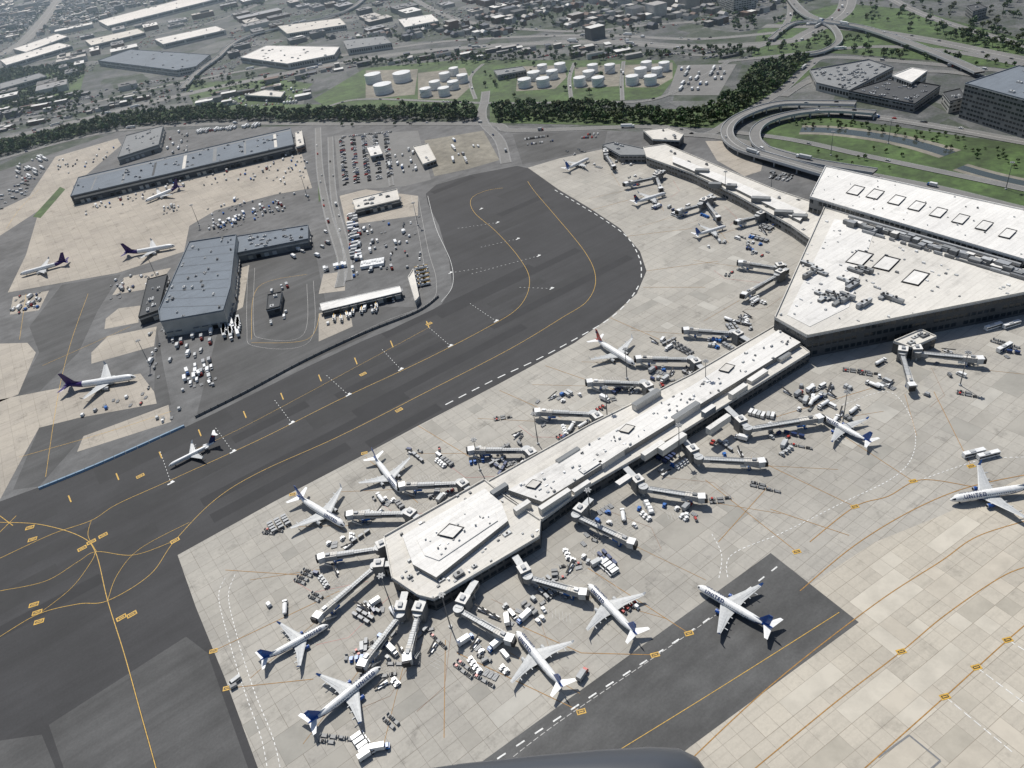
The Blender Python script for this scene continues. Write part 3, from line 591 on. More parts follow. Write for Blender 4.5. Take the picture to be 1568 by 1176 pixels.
# ---------------------------------------------------------------- aircraft
def aircraft(L,span,r,liv,rj=False):
    mb=MB(); zc=r+1.35; ns=24
    stn=[(0,.02,-.28),(.006,.2,-.25),(.015,.36,-.22),(.03,.55,-.16),(.048,.72,-.09),(.07,.85,-.04),(.1,.96,-.01),(.14,1,0),(.3,1,0),(.5,1,0),(.66,1,0),(.73,.95,.04),(.8,.8,.16),(.87,.58,.32),(.93,.36,.45),(.98,.17,.55),(1,.06,.58)]
    rings=[[(-t*L,f*r*math.cos(2*math.pi*i/ns),zc+o*r+f*r*math.sin(2*math.pi*i/ns)) for i in range(ns)] for t,f,o in stn]
    belly,tail,wingm=liv['belly'],liv['tail'],liv.get('wing','lgrey')
    def mf(k,i):
        a=math.sin(2*math.pi*(i+.5)/ns); t=(stn[k][0]+stn[k+1][0])/2
        if k in (2,3) and .3<a<.8: return 'glass'
        if t>liv['tt']: return tail
        if a<-.45+max(0,(t-.55))*2.4*(liv.get('sweep',0)): return belly
        return 'white'
    mb.loft(rings,mf)
    def surf(p0,c0,p1,c1,th0,th1,mat,ver=False,mid=None):
        rg=[]
        for p,c,th in ((p0,c0,th0),(p1,c1,th1)):
            o=[(0,0),(-.12*c,th*.8),(-.4*c,th),(-c,0),(-.4*c,-th*.6),(-.12*c,-th*.6)]
            rg.append([(p[0]+x,p[1]+(q if ver else 0),p[2]+(0 if ver else q)) for x,q in o])
        mb.loft(rg,lambda k,i:mat,smooth=False)
    hs=span/2; zw=zc-r*.55 
    xr=-.34*L if not rj else -.40*L; cr_=.2*L if not rj else .17*L; tip=hs*.96; sw=math.tan(math.radians(28))
    for sg in (-1,1):
        y0=sg*r*.7; y1=sg*hs*.34; y2=sg*tip
        x1=xr-(abs(y1)-r*.7)*sw*1.05; x2=xr-(tip-r*.7)*sw
        z1=zw+abs(y1)*.09; z2=zw+tip*.11
        cm=cr_-(xr-x1)*.96
        surf((xr,y0,zw),cr_,(x1,y1,z1),cm,.42,.3,wingm); surf((x1,y1,z1),cm,(x2,y2,z2),.042*L,.3,.1,wingm)
        surf((x2,y2,z2),.042*L,(x2-1.6,sg*hs,z2+2.2),.02*L,.1,.05,liv.get('wl','white'))
        for k in (.3,.5,.7):
            mb.box(xr-(hs*k-r*.7)*sw-cm*(1.05 if k<.4 else .95-k*.35),sg*hs*k,zw+hs*k*.1-.5,zw+hs*k*.1-.1,2.6,.35,wingm)
        surf((x1-cm*.72,y1,z1+.16),.12,(x2-.03*L,y2*.98,z2+.08),.08,.03,.03,'mgrey')
        sz=zc+.45*r; sx=-.885*L; sh=span*.19
        if rj: sz=zc+.6*r+.17*L; sx=-.94*L; sh=span*.16
        surf((sx,sg*.1 if rj else sg*.25*r,sz),.085*L if rj else .105*L,(sx-sh*.6,sg*sh,sz+.3),.04*L,.2,.07,liv.get('stab','white'))
        er=.5*r if L<50 else .52*r; el=er*3.9
        if rj: ey,ex,ez=sg*(r+er+.3),-.72*L,zc+.3*r; er*=.9
        else: ey=sg*hs*.31; ex=xr-(abs(ey)-r*.7)*sw+el*.55; ez=zw+abs(ey)*.09-er*1.25
        rg=[]
        for xx,f in ((0,.86),(-.06,1),(-.35,1.03),(-.7,.92),(-1,.62)): rg.append([(ex+xx*el,ey+er*f*math.cos(a),ez+er*f*math.sin(a)) for a in [2*math.pi*i/14 for i in range(14)]])
        mb.loft(rg,lambda k,i:liv.get('eng','lgrey') if k>0 else 'lgrey')
        mb.face([(ex+.02,ey+er*.8*math.cos(a),ez+er*.8*math.sin(a)) for a in [2*math.pi*i/14 for i in range(14)]],'dark')
        mb.box(ex-el*.75,ey if not rj else sg*(r+.2),ez+er*.4,ez+er*1.3 if not rj else ez+er*.7,el*.7,.4 if not rj else 1.4,wingm)
        nw=int(L*.62/1.0)
        for i in range(nw):
            x=-.12*L-i*1.0; a=.27
            if liv.get('cargo'): continue
            yy=sg*(r*math.cos(a)+.03); zz_=zc+r*math.sin(a); mb.face([(x,yy,zz_),(x-.42,yy,zz_),(x-.42,yy-sg*.06,zz_+.42),(x,yy-sg*.06,zz_+.42)],'glass')
        gx=-.52*L; gy=sg*2.7*(r/1.9); mb.box(gx,gy,.6,zw,.3,.3,'lgrey')
        for d in (-.35,.35): mb.wheel(gx,gy+d,.55,.32)
    surf((-.80*L,0,zc+.75*r),.155*L,(-.80*L-.135*L,0,zc+.75*r+ (.185*L if not rj else .165*L)),.055*L if not rj else .08*L,.24,.1,tail,True)
    surf((-.73*L,0,zc+.9*r),.12*L,(-.83*L,0,zc+.9*r+.03*L),.1*L,.12,.1,'white' if liv['tt']>.8 else tail,True)
    if liv.get('fin2'): mb.box(-.955*L,0,zc+r+.1*L,zc+r+.14*L,.05*L,.5,liv['fin2'],0,tx=.8)
    mb.box(-.12*L,0,.5,zc-r*.8,.25,.25,'lgrey')
    for d in (-.25,.25): mb.wheel(-.12*L,d,.38,.22)
    mb.box(-.44*L,0,zc-r*1.12,zc-r*.6,.24*L,r*1.5,belly,0,tx=.9,ty=1.1)
    return mb.mesh('airliner_mesh')
LU=dict(belly='navy',tail='tailblue',tt=.88,sweep=1,eng='tailblue',fin2='blue',wl='blue')
LG=dict(belly='lgrey',tail='tailblue',tt=.95,eng='lgrey',fin2='blue')
LX=dict(belly='lgrey',tail='purple',tt=.76,cargo=1,eng='lgrey',wl='lgrey',stab='purple')
LD=dict(belly='white',tail='navy',tt=.92,eng='white',fin2='red')
LA=dict(belly='lgrey',tail='navy',tt=.94,eng='lgrey',fin2='red')
meshes={'U':(aircraft(39.5,35.8,1.9,LU),39.5),'G':(aircraft(39.5,35.8,1.9,LG),39.5),'X':(aircraft(54.9,47.6,2.5,LX),54.9),'D':(aircraft(36.4,24.8,1.35,LD,True),36.4),'A':(aircraft(31.7,28.7,1.5,LA),31.7),'B':(aircraft(31.7,28.7,1.5,LG),31.7),'R':(aircraft(37,34,1.9,dict(LG,tail='red',fin2='navy')),37)}
PL=[]
def lettering(par,L,r,txt='UNITED'):
    for sg in (1,-1):
        cu=bpy.data.curves.new('lettering','FONT'); cu.body=txt; cu.size=2.4; cu.space_character=1.25; cu.extrude=.01; cu.offset=.05
        o=bpy.data.objects.new('lettering',cu); sc.collection.objects.link(o); cu.materials.append(M['navy'])
        al=math.radians(48); zc=r+1.35; ca,sa=math.cos(al),math.sin(al)
        n=Vector((0,sg*ca,sa)); up=Vector((0,-sg*sa,ca)); rt=Vector((-sg,0,0))
        c=Vector((-.13*L if sg>0 else -.36*L,0,zc))+n*(r+.16)-up*.8
        m=Matrix((rt,up,n)).transposed().to_4x4(); m.translation=c
        o.parent=par; o.matrix_local=m
def plane(k,nose,tail,text=False,fix=True):
    me,L=meshes[k]; z=3.4; a=G(*nose,z); b=G(*tail,z+1); l=math.dist(a,b); s_=max(.85,min(1.15,l/L))
    r_=math.atan2(a[1]-b[1],a[0]-b[0]); o=place(me,'regional_jet' if k in 'DAB' else 'cargo_aircraft' if k=='X' else 'airliner',a[0],a[1],.12,r_,s_)
    PL.append((a,b,L*s_))
    if text: lettering(o,L,1.9)
plane('U',(1068,896),(1184,962),True); plane('G',(900,893),(976,972),True); plane('G',(790,965),(862,1052),True); plane('U',(502,955),(410,1003),True)
plane('U',(583,1020),(471,1108),True); plane('G',(528,805),(455,759),True); plane('G',(613,752),(572,698),True); plane('R',(972,558),(912,519)); plane('U',(1256,635),(1328,672),True)
plane('U',(1455,765),(1590,742),True); plane('D',(257,712),(332,672)); plane('X',(208,577),(98,592)); plane('X',(268,376),(190,388)); plane('X',(222,308),(262,290)); plane('X',(30,420),(90,402))
plane('B',(902,242),(860,261)); plane('A',(1020,295),(970,309)); plane('B',(1112,345),(1064,358))
# ---------------------------------------------------------------- ground vehicles
def V_car(col):
    mb=MB(); mb.box(0,0,.35,.95,4.6,1.85,col,tx=.97,ty=.95); mb.box(-.2,0,.95,1.5,2.7,1.7,'glass',tx=.72,ty=.82,top=col)
    for x in (-1.4,1.4):
        for y in (-.85,.85): mb.wheel(x,y,.34,.22)
    return mb.mesh('car')
def V_van(col,L=5.6):
    mb=MB(); mb.box(-.5,0,.4,2.3,L-1,2.0,col,tx=.98,ty=.92); mb.box(L/2-.6,0,.4,1.3,1.3,1.95,col,ty=.95); mb.box(L/2-.9,0,1.3,2.1,1.1,1.85,'glass',tx=.4,sx=-.2,ty=.9)
    mb.box(-.5,0,1.35,1.85,L-1.8,2.02,'glass')
    for x in (-L*.3,L*.3):
        for y in (-.9,.9): mb.wheel(x,y,.38,.25)
    return mb.mesh('van')
def V_truck(c1,c2,L=7.5):
    mb=MB(); mb.box(0,0,.5,.85,L,1.1,'dark'); mb.box(-.9,0,.9,3.4,L-2.2,2.4,c1); mb.box(L/2-.85,0,.6,1.7,1.7,2.2,c2); mb.box(L/2-.95,0,1.7,2.4,1.4,2.1,'glass',tx=.75,ty=.9,top=c2)
    for x in (-L*.3,L*.33):
        for y in (-1,1): mb.wheel(x,y,.48,.3)
    return mb.mesh('box_truck')
def V_fuel():
    mb=MB(); mb.box(0,0,.6,1.,9,1.2,'dark'); n=12
    rg=[[(x,1.15*f*math.cos(2*math.pi*i/n),2.+.95*f*math.sin(2*math.pi*i/n)) for i in range(n)] for x,f in ((-4.4,.8),(-4.1,1),(1.9,1),(2.2,.8))]
    mb.loft(rg,lambda k,i:'white'); mb.box(3.6,0,.6,1.7,1.8,2.3,'white'); mb.box(3.5,0,1.7,2.5,1.5,2.2,'glass',tx=.75,top='white')
    for x in (-3,-1.8,3.4):
        for y in (-1,1): mb.wheel(x,y,.5,.3)
    return mb.mesh('fuel_truck')
def V_tug(col='white'):
    mb=MB(); mb.box(0,0,.3,.95,3.2,1.6,col,tx=.95); mb.box(.9,0,.95,1.15,1.2,1.4,col); mb.box(-.4,0,.95,1.3,.5,1.2,'dark'); mb.box(-.3,0,1.95,2.05,1.8,1.5,col)
    for x in (-1.1,.5):
        for y in (-.65,.65): mb.box(x,y,.95,1.95,.08,.08,'grey')
    for x in (-1.,1.):
        for y in (-.75,.75): mb.wheel(x,y,.36,.25)
    return mb.mesh('baggage_tractor')
def cart(mb,x,c,roof=None):
    mb.box(x,0,.45,.6,3.2,1.5,'grey')
    if roof is None:
        for a in (-1.5,1.5): mb.box(x+a,0,.6,1.5,.08,1.4,'mgrey')
        if random.random()<.5: mb.box(x+R(-.4,.4),R(-.1,.1),.6,R(.9,1.4),R(1,2.2),1.1,random.choice(['navy','dark','red','grey','blue']),R(-.1,.1))
    else:
        mb.box(x-.1,0,.6,1.6,2.6,1.35,c); mb.box(x,0,1.9,1.98,3.1,1.55,roof)
        for a in (-1.5,1.5):
            for y in (-.7,.7): mb.box(x+a,y,.6,1.9,.08,.08,'grey')
    for a in (-1.1,1.1):
        for y in (-.7,.7): mb.wheel(x+a,y,.25,.18)
    mb.box(x+1.95,0,.45,.52,.8,.1,'dark')
def V_cart(c,r=None):
    mb=MB(); cart(mb,0,c,r); return mb.mesh('baggage_cart')
def V_train(c,n=3,r=None):
    mb=MB()
    for i in range(n): cart(mb,-i*4.1,c,r)
    return mb.mesh('baggage_cart_train')
def V_belt():
    mb=MB(); mb.box(0,0,.4,.9,5,1.9,'white'); mb.box(.2,-.6,.9,1.7,1.0,.6,'dark')
    o=len(mb.v); mb.box(0,0,1.0,1.25,8,.9,'dark')
    mb.v=[v if i<o else (v[0],v[1]+.35,v[2]+ (v[0]+4)*.22) for i,v in enumerate(mb.v)]
    for x in (-1.7,1.7):
        for y in (-.85,.85): mb.wheel(x,y,.36,.25)
    return mb.mesh('belt_loader')
def V_dolly(c):
    mb=MB(); mb.box(0,0,.4,.55,3.6,2.2,'grey'); mb.box(0,0,.55,2.1,2.7,1.8,c,tx=.85,top=c)
    for a in (-1.2,1.2):
        for y in (-.9,.9): mb.wheel(a,y,.22,.18)
    mb.box(2.1,0,.4,.48,1,.1,'dark'); return mb.mesh('container_dolly')
def V_pallet():
    mb=MB(); mb.box(0,0,.35,.5,3.4,2.1,'mgrey')
    for i in range(5): mb.box(-1.3+i*.65,0,.5,.58,.12,2.,'dark')
    for a in (-1.2,1.2):
        for y in (-.9,.9): mb.wheel(a,y,.2,.16)
    mb.box(2.1,0,.4,.48,1,.1,'dark'); return mb.mesh('pallet_dolly')
def V_trailer(c):
    mb=MB(); mb.box(0,0,1.1,3.9,13,2.5,c); mb.box(0,0,.9,1.1,12.6,1.4,'dark')
    for x in (-5,-3.8):
        for y in (-1,1): mb.wheel(x,y,.5,.4)
    mb.box(4,0,.05,1.,.25,1.6,'grey'); mb.box(8.1,0,.6,2.9,2.4,2.3,'white'); mb.box(9.0,0,1.7,2.7,.9,2.2,'glass',tx=.7)
    for x in (6.4,8.8):
        for y in (-1,1): mb.wheel(x,y,.5,.35)
    return mb.mesh('semi_trailer')
def V_bus():
    mb=MB(); mb.box(0,0,.4,3.1,12,2.55,'white',ty=.95); mb.box(0,0,1.4,2.4,11.4,2.6,'glass'); mb.box(-1,0,3.1,3.5,3,1.6,'lgrey')
    for x in (-4,4):
        for y in (-1.1,1.1): mb.wheel(x,y,.5,.3)
    return mb.mesh('bus')
def V_deicer():
    mb=MB(); mb.box(0,0,.6,1.,8.5,1.2,'dark'); mb.box(-1.2,0,1.,2.6,5.2,2.3,'white'); mb.box(3.3,0,.6,2.5,1.8,2.3,'white'); mb.box(3.9,0,1.6,2.4,.8,2.2,'glass')
    mb.box(-.5,0,2.9,3.3,8,.5,'yellow'); mb.box(3.9,0,2.7,4.2,1.2,1.2,'lgrey')
    for x in (-3,-1.8,3.2):
        for y in (-1,1): mb.wheel(x,y,.5,.3)
    return mb.mesh('deicing_truck')
VM={'car':[V_car(c) for c in ('white','white','grey','dark','lgrey','navy','mgrey','grey','dark','lgrey','white','mgrey','dark','red')],'van':[V_van('white'),V_van('white'),V_van('lgrey')],'box_truck':[V_truck('white','white'),V_truck('white','blue',8.5),V_truck('lgrey','white'),V_truck('mgrey','red',7)],
 'fuel_truck':[V_fuel()],'baggage_tractor':[V_tug(),V_tug('lgrey'),V_tug('blue'),V_tug(),V_tug()],'baggage_cart':[V_cart('navy','navy'),V_cart('grey'),V_cart('dark'),V_cart('mgrey','grey'),V_cart('grey')],'baggage_cart_train':[V_train('navy',3,'navy'),V_train('grey',4),V_train('dark',2),V_train('grey',3,'mgrey'),V_train('grey',3)],
 'belt_loader':[V_belt()],'container_dolly':[V_dolly('white'),V_dolly('blue'),V_dolly('lgrey'),V_dolly('mgrey')],'pallet_dolly':[V_pallet()],'semi_trailer':[V_trailer('white'),V_trailer('lgrey')],'bus':[V_bus()],'deicing_truck':[V_deicer()]}
NAMES={'car':'parked_car'}
OCC={}
def ok(x,y,d):
    k=(int(x//8),int(y//8))
    for i in (-1,0,1):
        for j in (-1,0,1):
            for (a,b) in OCC.get((k[0]+i,k[1]+j),()):
                if math.hypot(a-x,b-y)<d: return False
    return True
def veh(kind,x,y,rot,z=.1,chk=3.0,v=None):
    if chk:
        if not ok(x,y,chk): return
        for p in BLD:
            if inside(x,y,p): return
        for a,b,L in PL:
            if segd(x,y,a,b)<4.2: return
    OCC.setdefault((int(x//8),int(y//8)),[]).append((x,y))
    ms=VM[kind]; me=ms[v] if v is not None else random.choice(ms)
    place(me,NAMES.get(kind,kind),x,y,z,rot)
APR=['baggage_cart']*7+['baggage_cart_train']*5+['container_dolly']*2+['pallet_dolly']*3+['baggage_tractor']*7+['van']*3+['box_truck']*2+['belt_loader']*4+['fuel_truck']
def cluster(cx,cy,rx,ry,n,kinds=APR,rot=.55):
    base=rot+random.choice([0,math.pi/2]); g=0; n=max(2,int(n*.72))
    while g<n:
        x0=cx+random.gauss(0,rx*.55); y0=cy+random.gauss(0,ry*.55); kd=random.choice(kinds); p=G(x0,y0)
        m=random.choice([1,1,1,1,2,4]); rr=base+random.choice([0,math.pi/2,math.pi,.4,-.5])+R(-.12,.12); v=random.randrange(len(VM[kd]))
        if kd in('van','car'): v=None
        if kd in('fuel_truck','belt_loader','box_truck'): m=1
        for i in range(m):
            veh(kd,p[0]-math.sin(rr)*i*2.5+R(-.2,.2),p[1]+math.cos(rr)*i*2.5,rr+R(-.04,.04),v=v,chk=2.3); g+=1
for c in ((1130,492,30,12,26),(1060,575,25,14,24),(1020,530,22,12,14),(960,600,30,12,22),(1010,575,22,12,22),(930,610,22,12,14),(860,610,26,10,16),(880,660,30,14,20),(780,670,28,12,14),(800,715,22,10,12),(760,705,30,10,22),(680,760,34,10,16),(590,765,26,10,12),(660,700,36,12,14),(560,790,30,10,14),
          (540,830,30,12,14),(500,880,34,16,10),(560,935,28,18,18),(590,990,30,20,16),(560,1000,26,14,14),(600,1050,26,14,8),(660,980,22,18,6),(740,990,24,16,14),(760,940,40,18,14),(740,1020,26,12,10),(830,930,28,18,16),(850,890,34,14,16),(920,860,30,14,14),(880,870,30,12,10),(940,800,30,14,12),(1010,785,30,12,12),(1060,790,22,10,8),(900,830,18,10,8),
          (1030,720,26,12,18),(970,780,26,12,10),(1110,680,28,12,12),(1200,640,26,10,12),(1190,660,28,12,8),(1290,640,30,12,8),(1210,680,16,8,6),(1350,580,14,20,14),(1340,590,18,16,6),(1450,570,40,16,8),(1540,540,20,14,8),(1420,610,20,10,4),
          (1180,350,26,10,26),(1160,380,20,12,18),(1110,370,22,10,10),(1050,320,20,8,14),(1160,470,16,10,8),(1120,420,14,8,8),(1150,365,14,8,10),(980,280,22,8,16),(930,260,22,8,8),(1010,320,20,8,8),(1085,335,14,6,8),(870,235,20,6,8),(960,250,18,5,10),
          (580,1150,26,16,5,['van','box_truck']),(360,1050,8,6,1),(770,1045,20,12,6),(880,1040,20,12,3),(985,930,14,10,2),(430,930,20,12,3),(420,810,20,10,3),(610,690,20,6,4)):
    cluster(*c)
cluster(1240,603,44,18,52,['van','van','box_truck','baggage_tractor','container_dolly','belt_loader','fuel_truck','baggage_cart'])
cluster(1095,525,16,9,20,['container_dolly','baggage_tractor']); cluster(770,712,14,7,10,['baggage_cart_train','baggage_cart'])
for x,y in ((410,812),(482,910),(598,1098),(497,1127),(735,1030),(705,1015),(1090,765),(740,1000),(1215,682),(1155,740),(700,795),(760,640),(870,600),(1470,600),(1295,565),(600,1010),(1320,570)):
    p=G(x,y); r0=.55+R(-.5,.5)+2.2
    for i in range(2): veh('baggage_cart_train',p[0]-math.sin(r0)*2.4*i,p[1]+math.cos(r0)*2.4*i,r0,v=random.choice([1,2,4]),chk=2.2)
def lot(q,nx,ny,kinds,prob=.85,flip=0,z=.1,jit=.0):
    A,B,C_,D=GP(q)
    for j in range(ny):
        for i in range(nx):
            if R(0,1)>prob: continue
            u=(i+.5)/nx+R(-jit,jit)/nx; v=(j+.5)/ny+R(-jit,jit)/ny
            x=(A[0]*(1-u)+B[0]*u)*(1-v)+(D[0]*(1-u)+C_[0]*u)*v; y=(A[1]*(1-u)+B[1]*u)*(1-v)+(D[1]*(1-u)+C_[1]*u)*v
            a=math.atan2(B[1]-A[1],B[0]-A[0])+math.pi/2+flip
            veh(random.choice(kinds),x,y,a+random.choice([0,math.pi])+R(-.03,.03)*(1+jit*8),z=z,chk=2.0)
for k in range(5): lot([(520+k*17,212-k*2),(526+k*17,211-k*2),(534+k*17,284-k*3),(526+k*17,285-k*3)],2,34,['car'],.72,flip=math.pi/2)
lot([(520,208),(600,200),(601,205),(521,213)],24,1,['car'],.8)
lot([(600,232),(640,226),(645,262),(612,268)],7,6,['car','van','box_truck'],.5)
lot([(668,222),(730,208),(742,240),(680,262)],6,4,['semi_trailer','box_truck','van','container_dolly'],.35,jit=.5)
lot([(800,210),(838,205),(842,212),(806,218)],14,1,['car'],.9); lot([(805,218),(850,212),(852,219),(808,226)],14,1,['car'],.5)
CG=['container_dolly']*3+['pallet_dolly']*3+['box_truck','van','baggage_tractor','baggage_cart']; J=.7
lot([(318,345),(430,310),(440,322),(322,360)],22,5,['container_dolly','container_dolly','box_truck','pallet_dolly'],.6,jit=.4)
lot([(315,315),(470,285),(478,300),(318,338)],30,4,CG,.3,jit=J)
lot([(300,200),(400,188),(400,197),(302,206)],24,1,['semi_trailer','box_truck'],.8,z=.1)
lot([(130,318),(300,272),(302,282),(132,330)],40,3,CG,.4,jit=J); lot([(300,272),(470,238),(472,268),(310,285)],36,4,CG,.25,jit=J)
lot([(250,318),(275,312),(275,322),(250,330)],8,3,CG,.8,jit=.3)
lot([(172,430),(245,415),(235,445),(165,460)],14,5,CG,.45,jit=J); lot([(20,455),(75,445),(60,475),(15,485)],10,6,CG,.45,jit=J)
lot([(285,560),(332,545),(330,590),(280,600)],9,6,['box_truck','container_dolly','pallet_dolly','van'],.5,jit=.5)
lot([(262,520),(330,505),(325,540),(255,560)],9,3,['box_truck','van'],.5,jit=.4); lot([(340,500),(372,490),(370,512),(338,520)],3,6,['semi_trailer'],.6)
lot([(125,620),(235,600),(238,612),(128,640)],20,2,CG,.3,jit=J); lot([(225,500),(250,495),(240,600),(222,600)],4,16,CG,.25,jit=J)
lot([(240,640),(285,625),(262,646),(240,655)],8,2,CG,.4,jit=J)
lot([(535,348),(640,328),(645,405),(540,430)],14,12,['car','van','box_truck','container_dolly','baggage_tractor','pallet_dolly','baggage_cart'],.34,jit=J)
lot([(552,402),(588,396),(590,410),(555,416)],9,1,['bus'],1,z=.1)
lot([(415,440),(445,432),(440,500),(412,505)],5,7,['box_truck','van','container_dolly'],.4,jit=.5); lot([(495,410),(530,402),(532,412),(497,420)],9,1,['box_truck'],.9)
lot([(534,330),(545,328),(552,400),(540,405)],2,16,['box_truck'],.8,flip=math.pi/2)
lot([(545,460),(610,448),(612,462),(550,478)],14,2,['van','baggage_tractor','box_truck'],.4,jit=.5); lot([(500,480),(590,462),(592,475),(502,498)],14,2,['van','container_dolly','deicing_truck'],.4,jit=.5)
lot([(640,410),(650,408),(655,440),(645,442)],2,5,['deicing_truck'],.8,flip=math.pi/2)
lot([(400,240),(470,225),(476,285),(410,295)],12,9,CG,.25,jit=J); lot([(80,245),(180,222),(160,250),(90,270)],14,4,['car','van','container_dolly'],.35,jit=.5)
lot([(30,250),(75,235),(60,275),(20,290)],12,6,['car','van','semi_trailer'],.4); lot([(0,300),(50,270),(40,300),(0,330)],8,6,['car','van'],.4)
lot([(255,205),(290,198),(288,240),(255,250)],8,10,['car','box_truck'],.4)
lot([(440,380),(500,350),(505,390),(450,400)],8,6,['van','box_truck'],.25,jit=.5); lot([(360,395),(440,378),(440,386),(362,404)],16,1,['van','car','box_truck'],.7)
lot([(1040,104),(1120,102),(1098,142),(1028,142)],8,5,['semi_trailer','box_truck'],.55,z=.22)
for x,y,r_ in ((1490,697,.1),(1512,700,.1),(1520,503,.2),(1548,500,.2),(1537,535,.4)): p=G(x,y); veh('bus',p[0],p[1],r_)
lot([(1180,262),(1215,268),(1210,280),(1178,274)],10,3,['car'],.5); lot([(890,205),(920,203),(920,212),(890,214)],10,2,['car'],.6)
lot([(340,150),(470,132),(460,160),(345,168)],26,5,['car','box_truck'],.45,z=.2)
for p,w,z,l,tr in ROADS:
    for i in range(len(p)-1):
        L=math.dist(p[i],p[i+1]); n=np.random.default_rng(i).poisson(L*tr*.55)
        for _ in range(n):
            t=R(0,1); a=math.atan2(p[i+1][1]-p[i][1],p[i+1][0]-p[i][0]); d=random.choice([-1,1])*R(.12,.38)*w
            x=p[i][0]+(p[i+1][0]-p[i][0])*t-math.sin(a)*d; y=p[i][1]+(p[i+1][1]-p[i][1])*t+math.cos(a)*d
            if x*x+y*y>2600**2: continue
            kd=random.choice(['car']*7+['van','box_truck','semi_trailer']); me=random.choice(VM[kd]); place(me,kd,x,y,z+.04,a+(0 if d<0 else math.pi))
def mast():
    mb=MB(); mb.cyl(0,0,0,24,.35,.16,'grey',8); mb.cyl(0,0,0,.8,.9,.9,'lgrey',8); mb.cyl(0,0,23.2,23.6,1.4,1.4,'grey',10)
    for i in range(6): a=i*math.pi/3; mb.box(1.5*math.cos(a),1.5*math.sin(a),22.9,23.5,.7,.5,'lgrey',a)
    return mb.mesh('light_mast')
mm=mast()
for x,y in ((305,345),(230,560),(640,345),(824,680),(905,800),(1040,700),(1290,650),(1080,600),(960,580),(735,720),(1360,220),(1272,238),(1540,290),(1180,300),(1110,300),(930,640),(1470,590),(240,425),(470,300),(690,960),(600,930)):
    p=G(x,y); place(mm,'light_mast',p[0],p[1],.06)
# ---------------------------------------------------------------- city fabric
def boxes(cx,cy,lx,ly,h,rot,roof,wall):
    cx,cy,lx,ly,h,rot=[np.asarray(a,float) for a in (cx,cy,lx,ly,h,rot)]; n=len(cx)
    c,s=np.cos(rot),np.sin(rot); P=np.zeros((n,8,3))
    for k,(a,b) in enumerate(((-.5,-.5),(.5,-.5),(.5,.5),(-.5,.5))):
        x=a*lx;y=b*ly
        for q,z in ((k,0*h),(k+4,h)): P[:,q,0]=cx+x*c-y*s; P[:,q,1]=cy+x*s+y*c; P[:,q,2]=z
    F=[(4,5,6,7),(0,1,5,4),(1,2,6,5),(2,3,7,6),(3,0,4,7)]
    Q=np.concatenate([P[:,f,:] for f in F]); C=np.concatenate([roof]+[wall]*4); return Q,C
def hips(cx,cy,lx,ly,h,rot,roof,wall):
    Q,C=boxes(cx,cy,lx,ly,h,rot,roof,wall); n=len(cx); Q=Q[n:];C=C[n:]
    cx,cy,lx,ly,h,rot=[np.asarray(a,float) for a in (cx,cy,lx,ly,h,rot)]
    c,s=np.cos(rot),np.sin(rot); P=np.zeros((n,8,3))
    for k,(a,b) in enumerate(((-.5,-.5),(.5,-.5),(.5,.5),(-.5,.5))):
        x=a*lx*1.06;y=b*ly*1.06; P[:,k,0]=cx+x*c-y*s; P[:,k,1]=cy+x*s+y*c; P[:,k,2]=h
        x=a*lx*.8;y=b*.3; P[:,k+4,0]=cx+x*c-y*s; P[:,k+4,1]=cy+x*s+y*c; P[:,k+4,2]=h+ly*.3
    F=[(4,5,6,7),(0,1,5,4),(1,2,6,5),(2,3,7,6),(3,0,4,7)]
    return np.concatenate([Q]+[P[:,f,:] for f in F]),np.concatenate([C]+[roof]*5)
limit=GP([(-400,232),(0,190),(120,166),(260,128),(400,102),(560,70),(720,58),(900,50),(1060,52),(1180,40),(1230,10),(1300,-30),(1500,-40),(1700,-10),(2100,40)])
def depth_ok(x,y):
    ang=math.atan2(y,x)
    for i in range(len(limit)-1):
        a,b=limit[i],limit[i+1]; ta,tb=math.atan2(a[1],a[0]),math.atan2(b[1],b[0])
        if min(ta,tb)<=ang<=max(ta,tb):
            t=(ang-ta)/((tb-ta) or 1e-9); d=math.hypot(*a)*(1-t)+math.hypot(*b)*t
            return math.hypot(x,y)>d
    return False
RG={}
for p,w_,z,l,tr in ROADS:
    for i in range(0,len(p)-1,2):
        a,b,w=p[i],p[min(i+2,len(p)-1)],w_/2
        for t in np.linspace(0,1,max(2,int(math.dist(a,b)/40))):
            k=(int((a[0]+(b[0]-a[0])*t)//60),int((a[1]+(b[1]-a[1])*t)//60))
            for ii in (-1,0,1):
                for j in (-1,0,1): RG.setdefault((k[0]+ii,k[1]+j),set()).add((a,b,w))
def clear(x,y,m):
    for a,b,w in RG.get((int(x//60),int(y//60)),()):
        if segd(x,y,a,b)<w+m: return False
    return True
BB=[(min(q[0] for q in p)-4,max(q[0] for q in p)+4,min(q[1] for q in p)-4,max(q[1] for q in p)+4) for p in BLD]
def inb(x,y,m=0): return any(a-m<x<b+m and c-m<y<d+m for a,b,c,d in BB)
roofs=[(.09,.095,.10),(.15,.15,.15),(.34,.33,.32),(.7,.7,.68),(.06,.065,.07),(.13,.08,.06),(.2,.205,.215),(.085,.095,.12),(.5,.49,.47),(.04,.045,.05)]
walls=[(.35,.33,.3),(.2,.19,.17),(.15,.09,.06),(.5,.48,.45),(.1,.1,.1)]
ind=[];hou=[];carx=[];treesC=[]
phi=.35
def zone(x,y): return math.sin(x*.0021+1.3)+math.cos(y*.0027-x*.001)+ (1.4 if x<-350 else -.5)
bu,bv=150.,74.
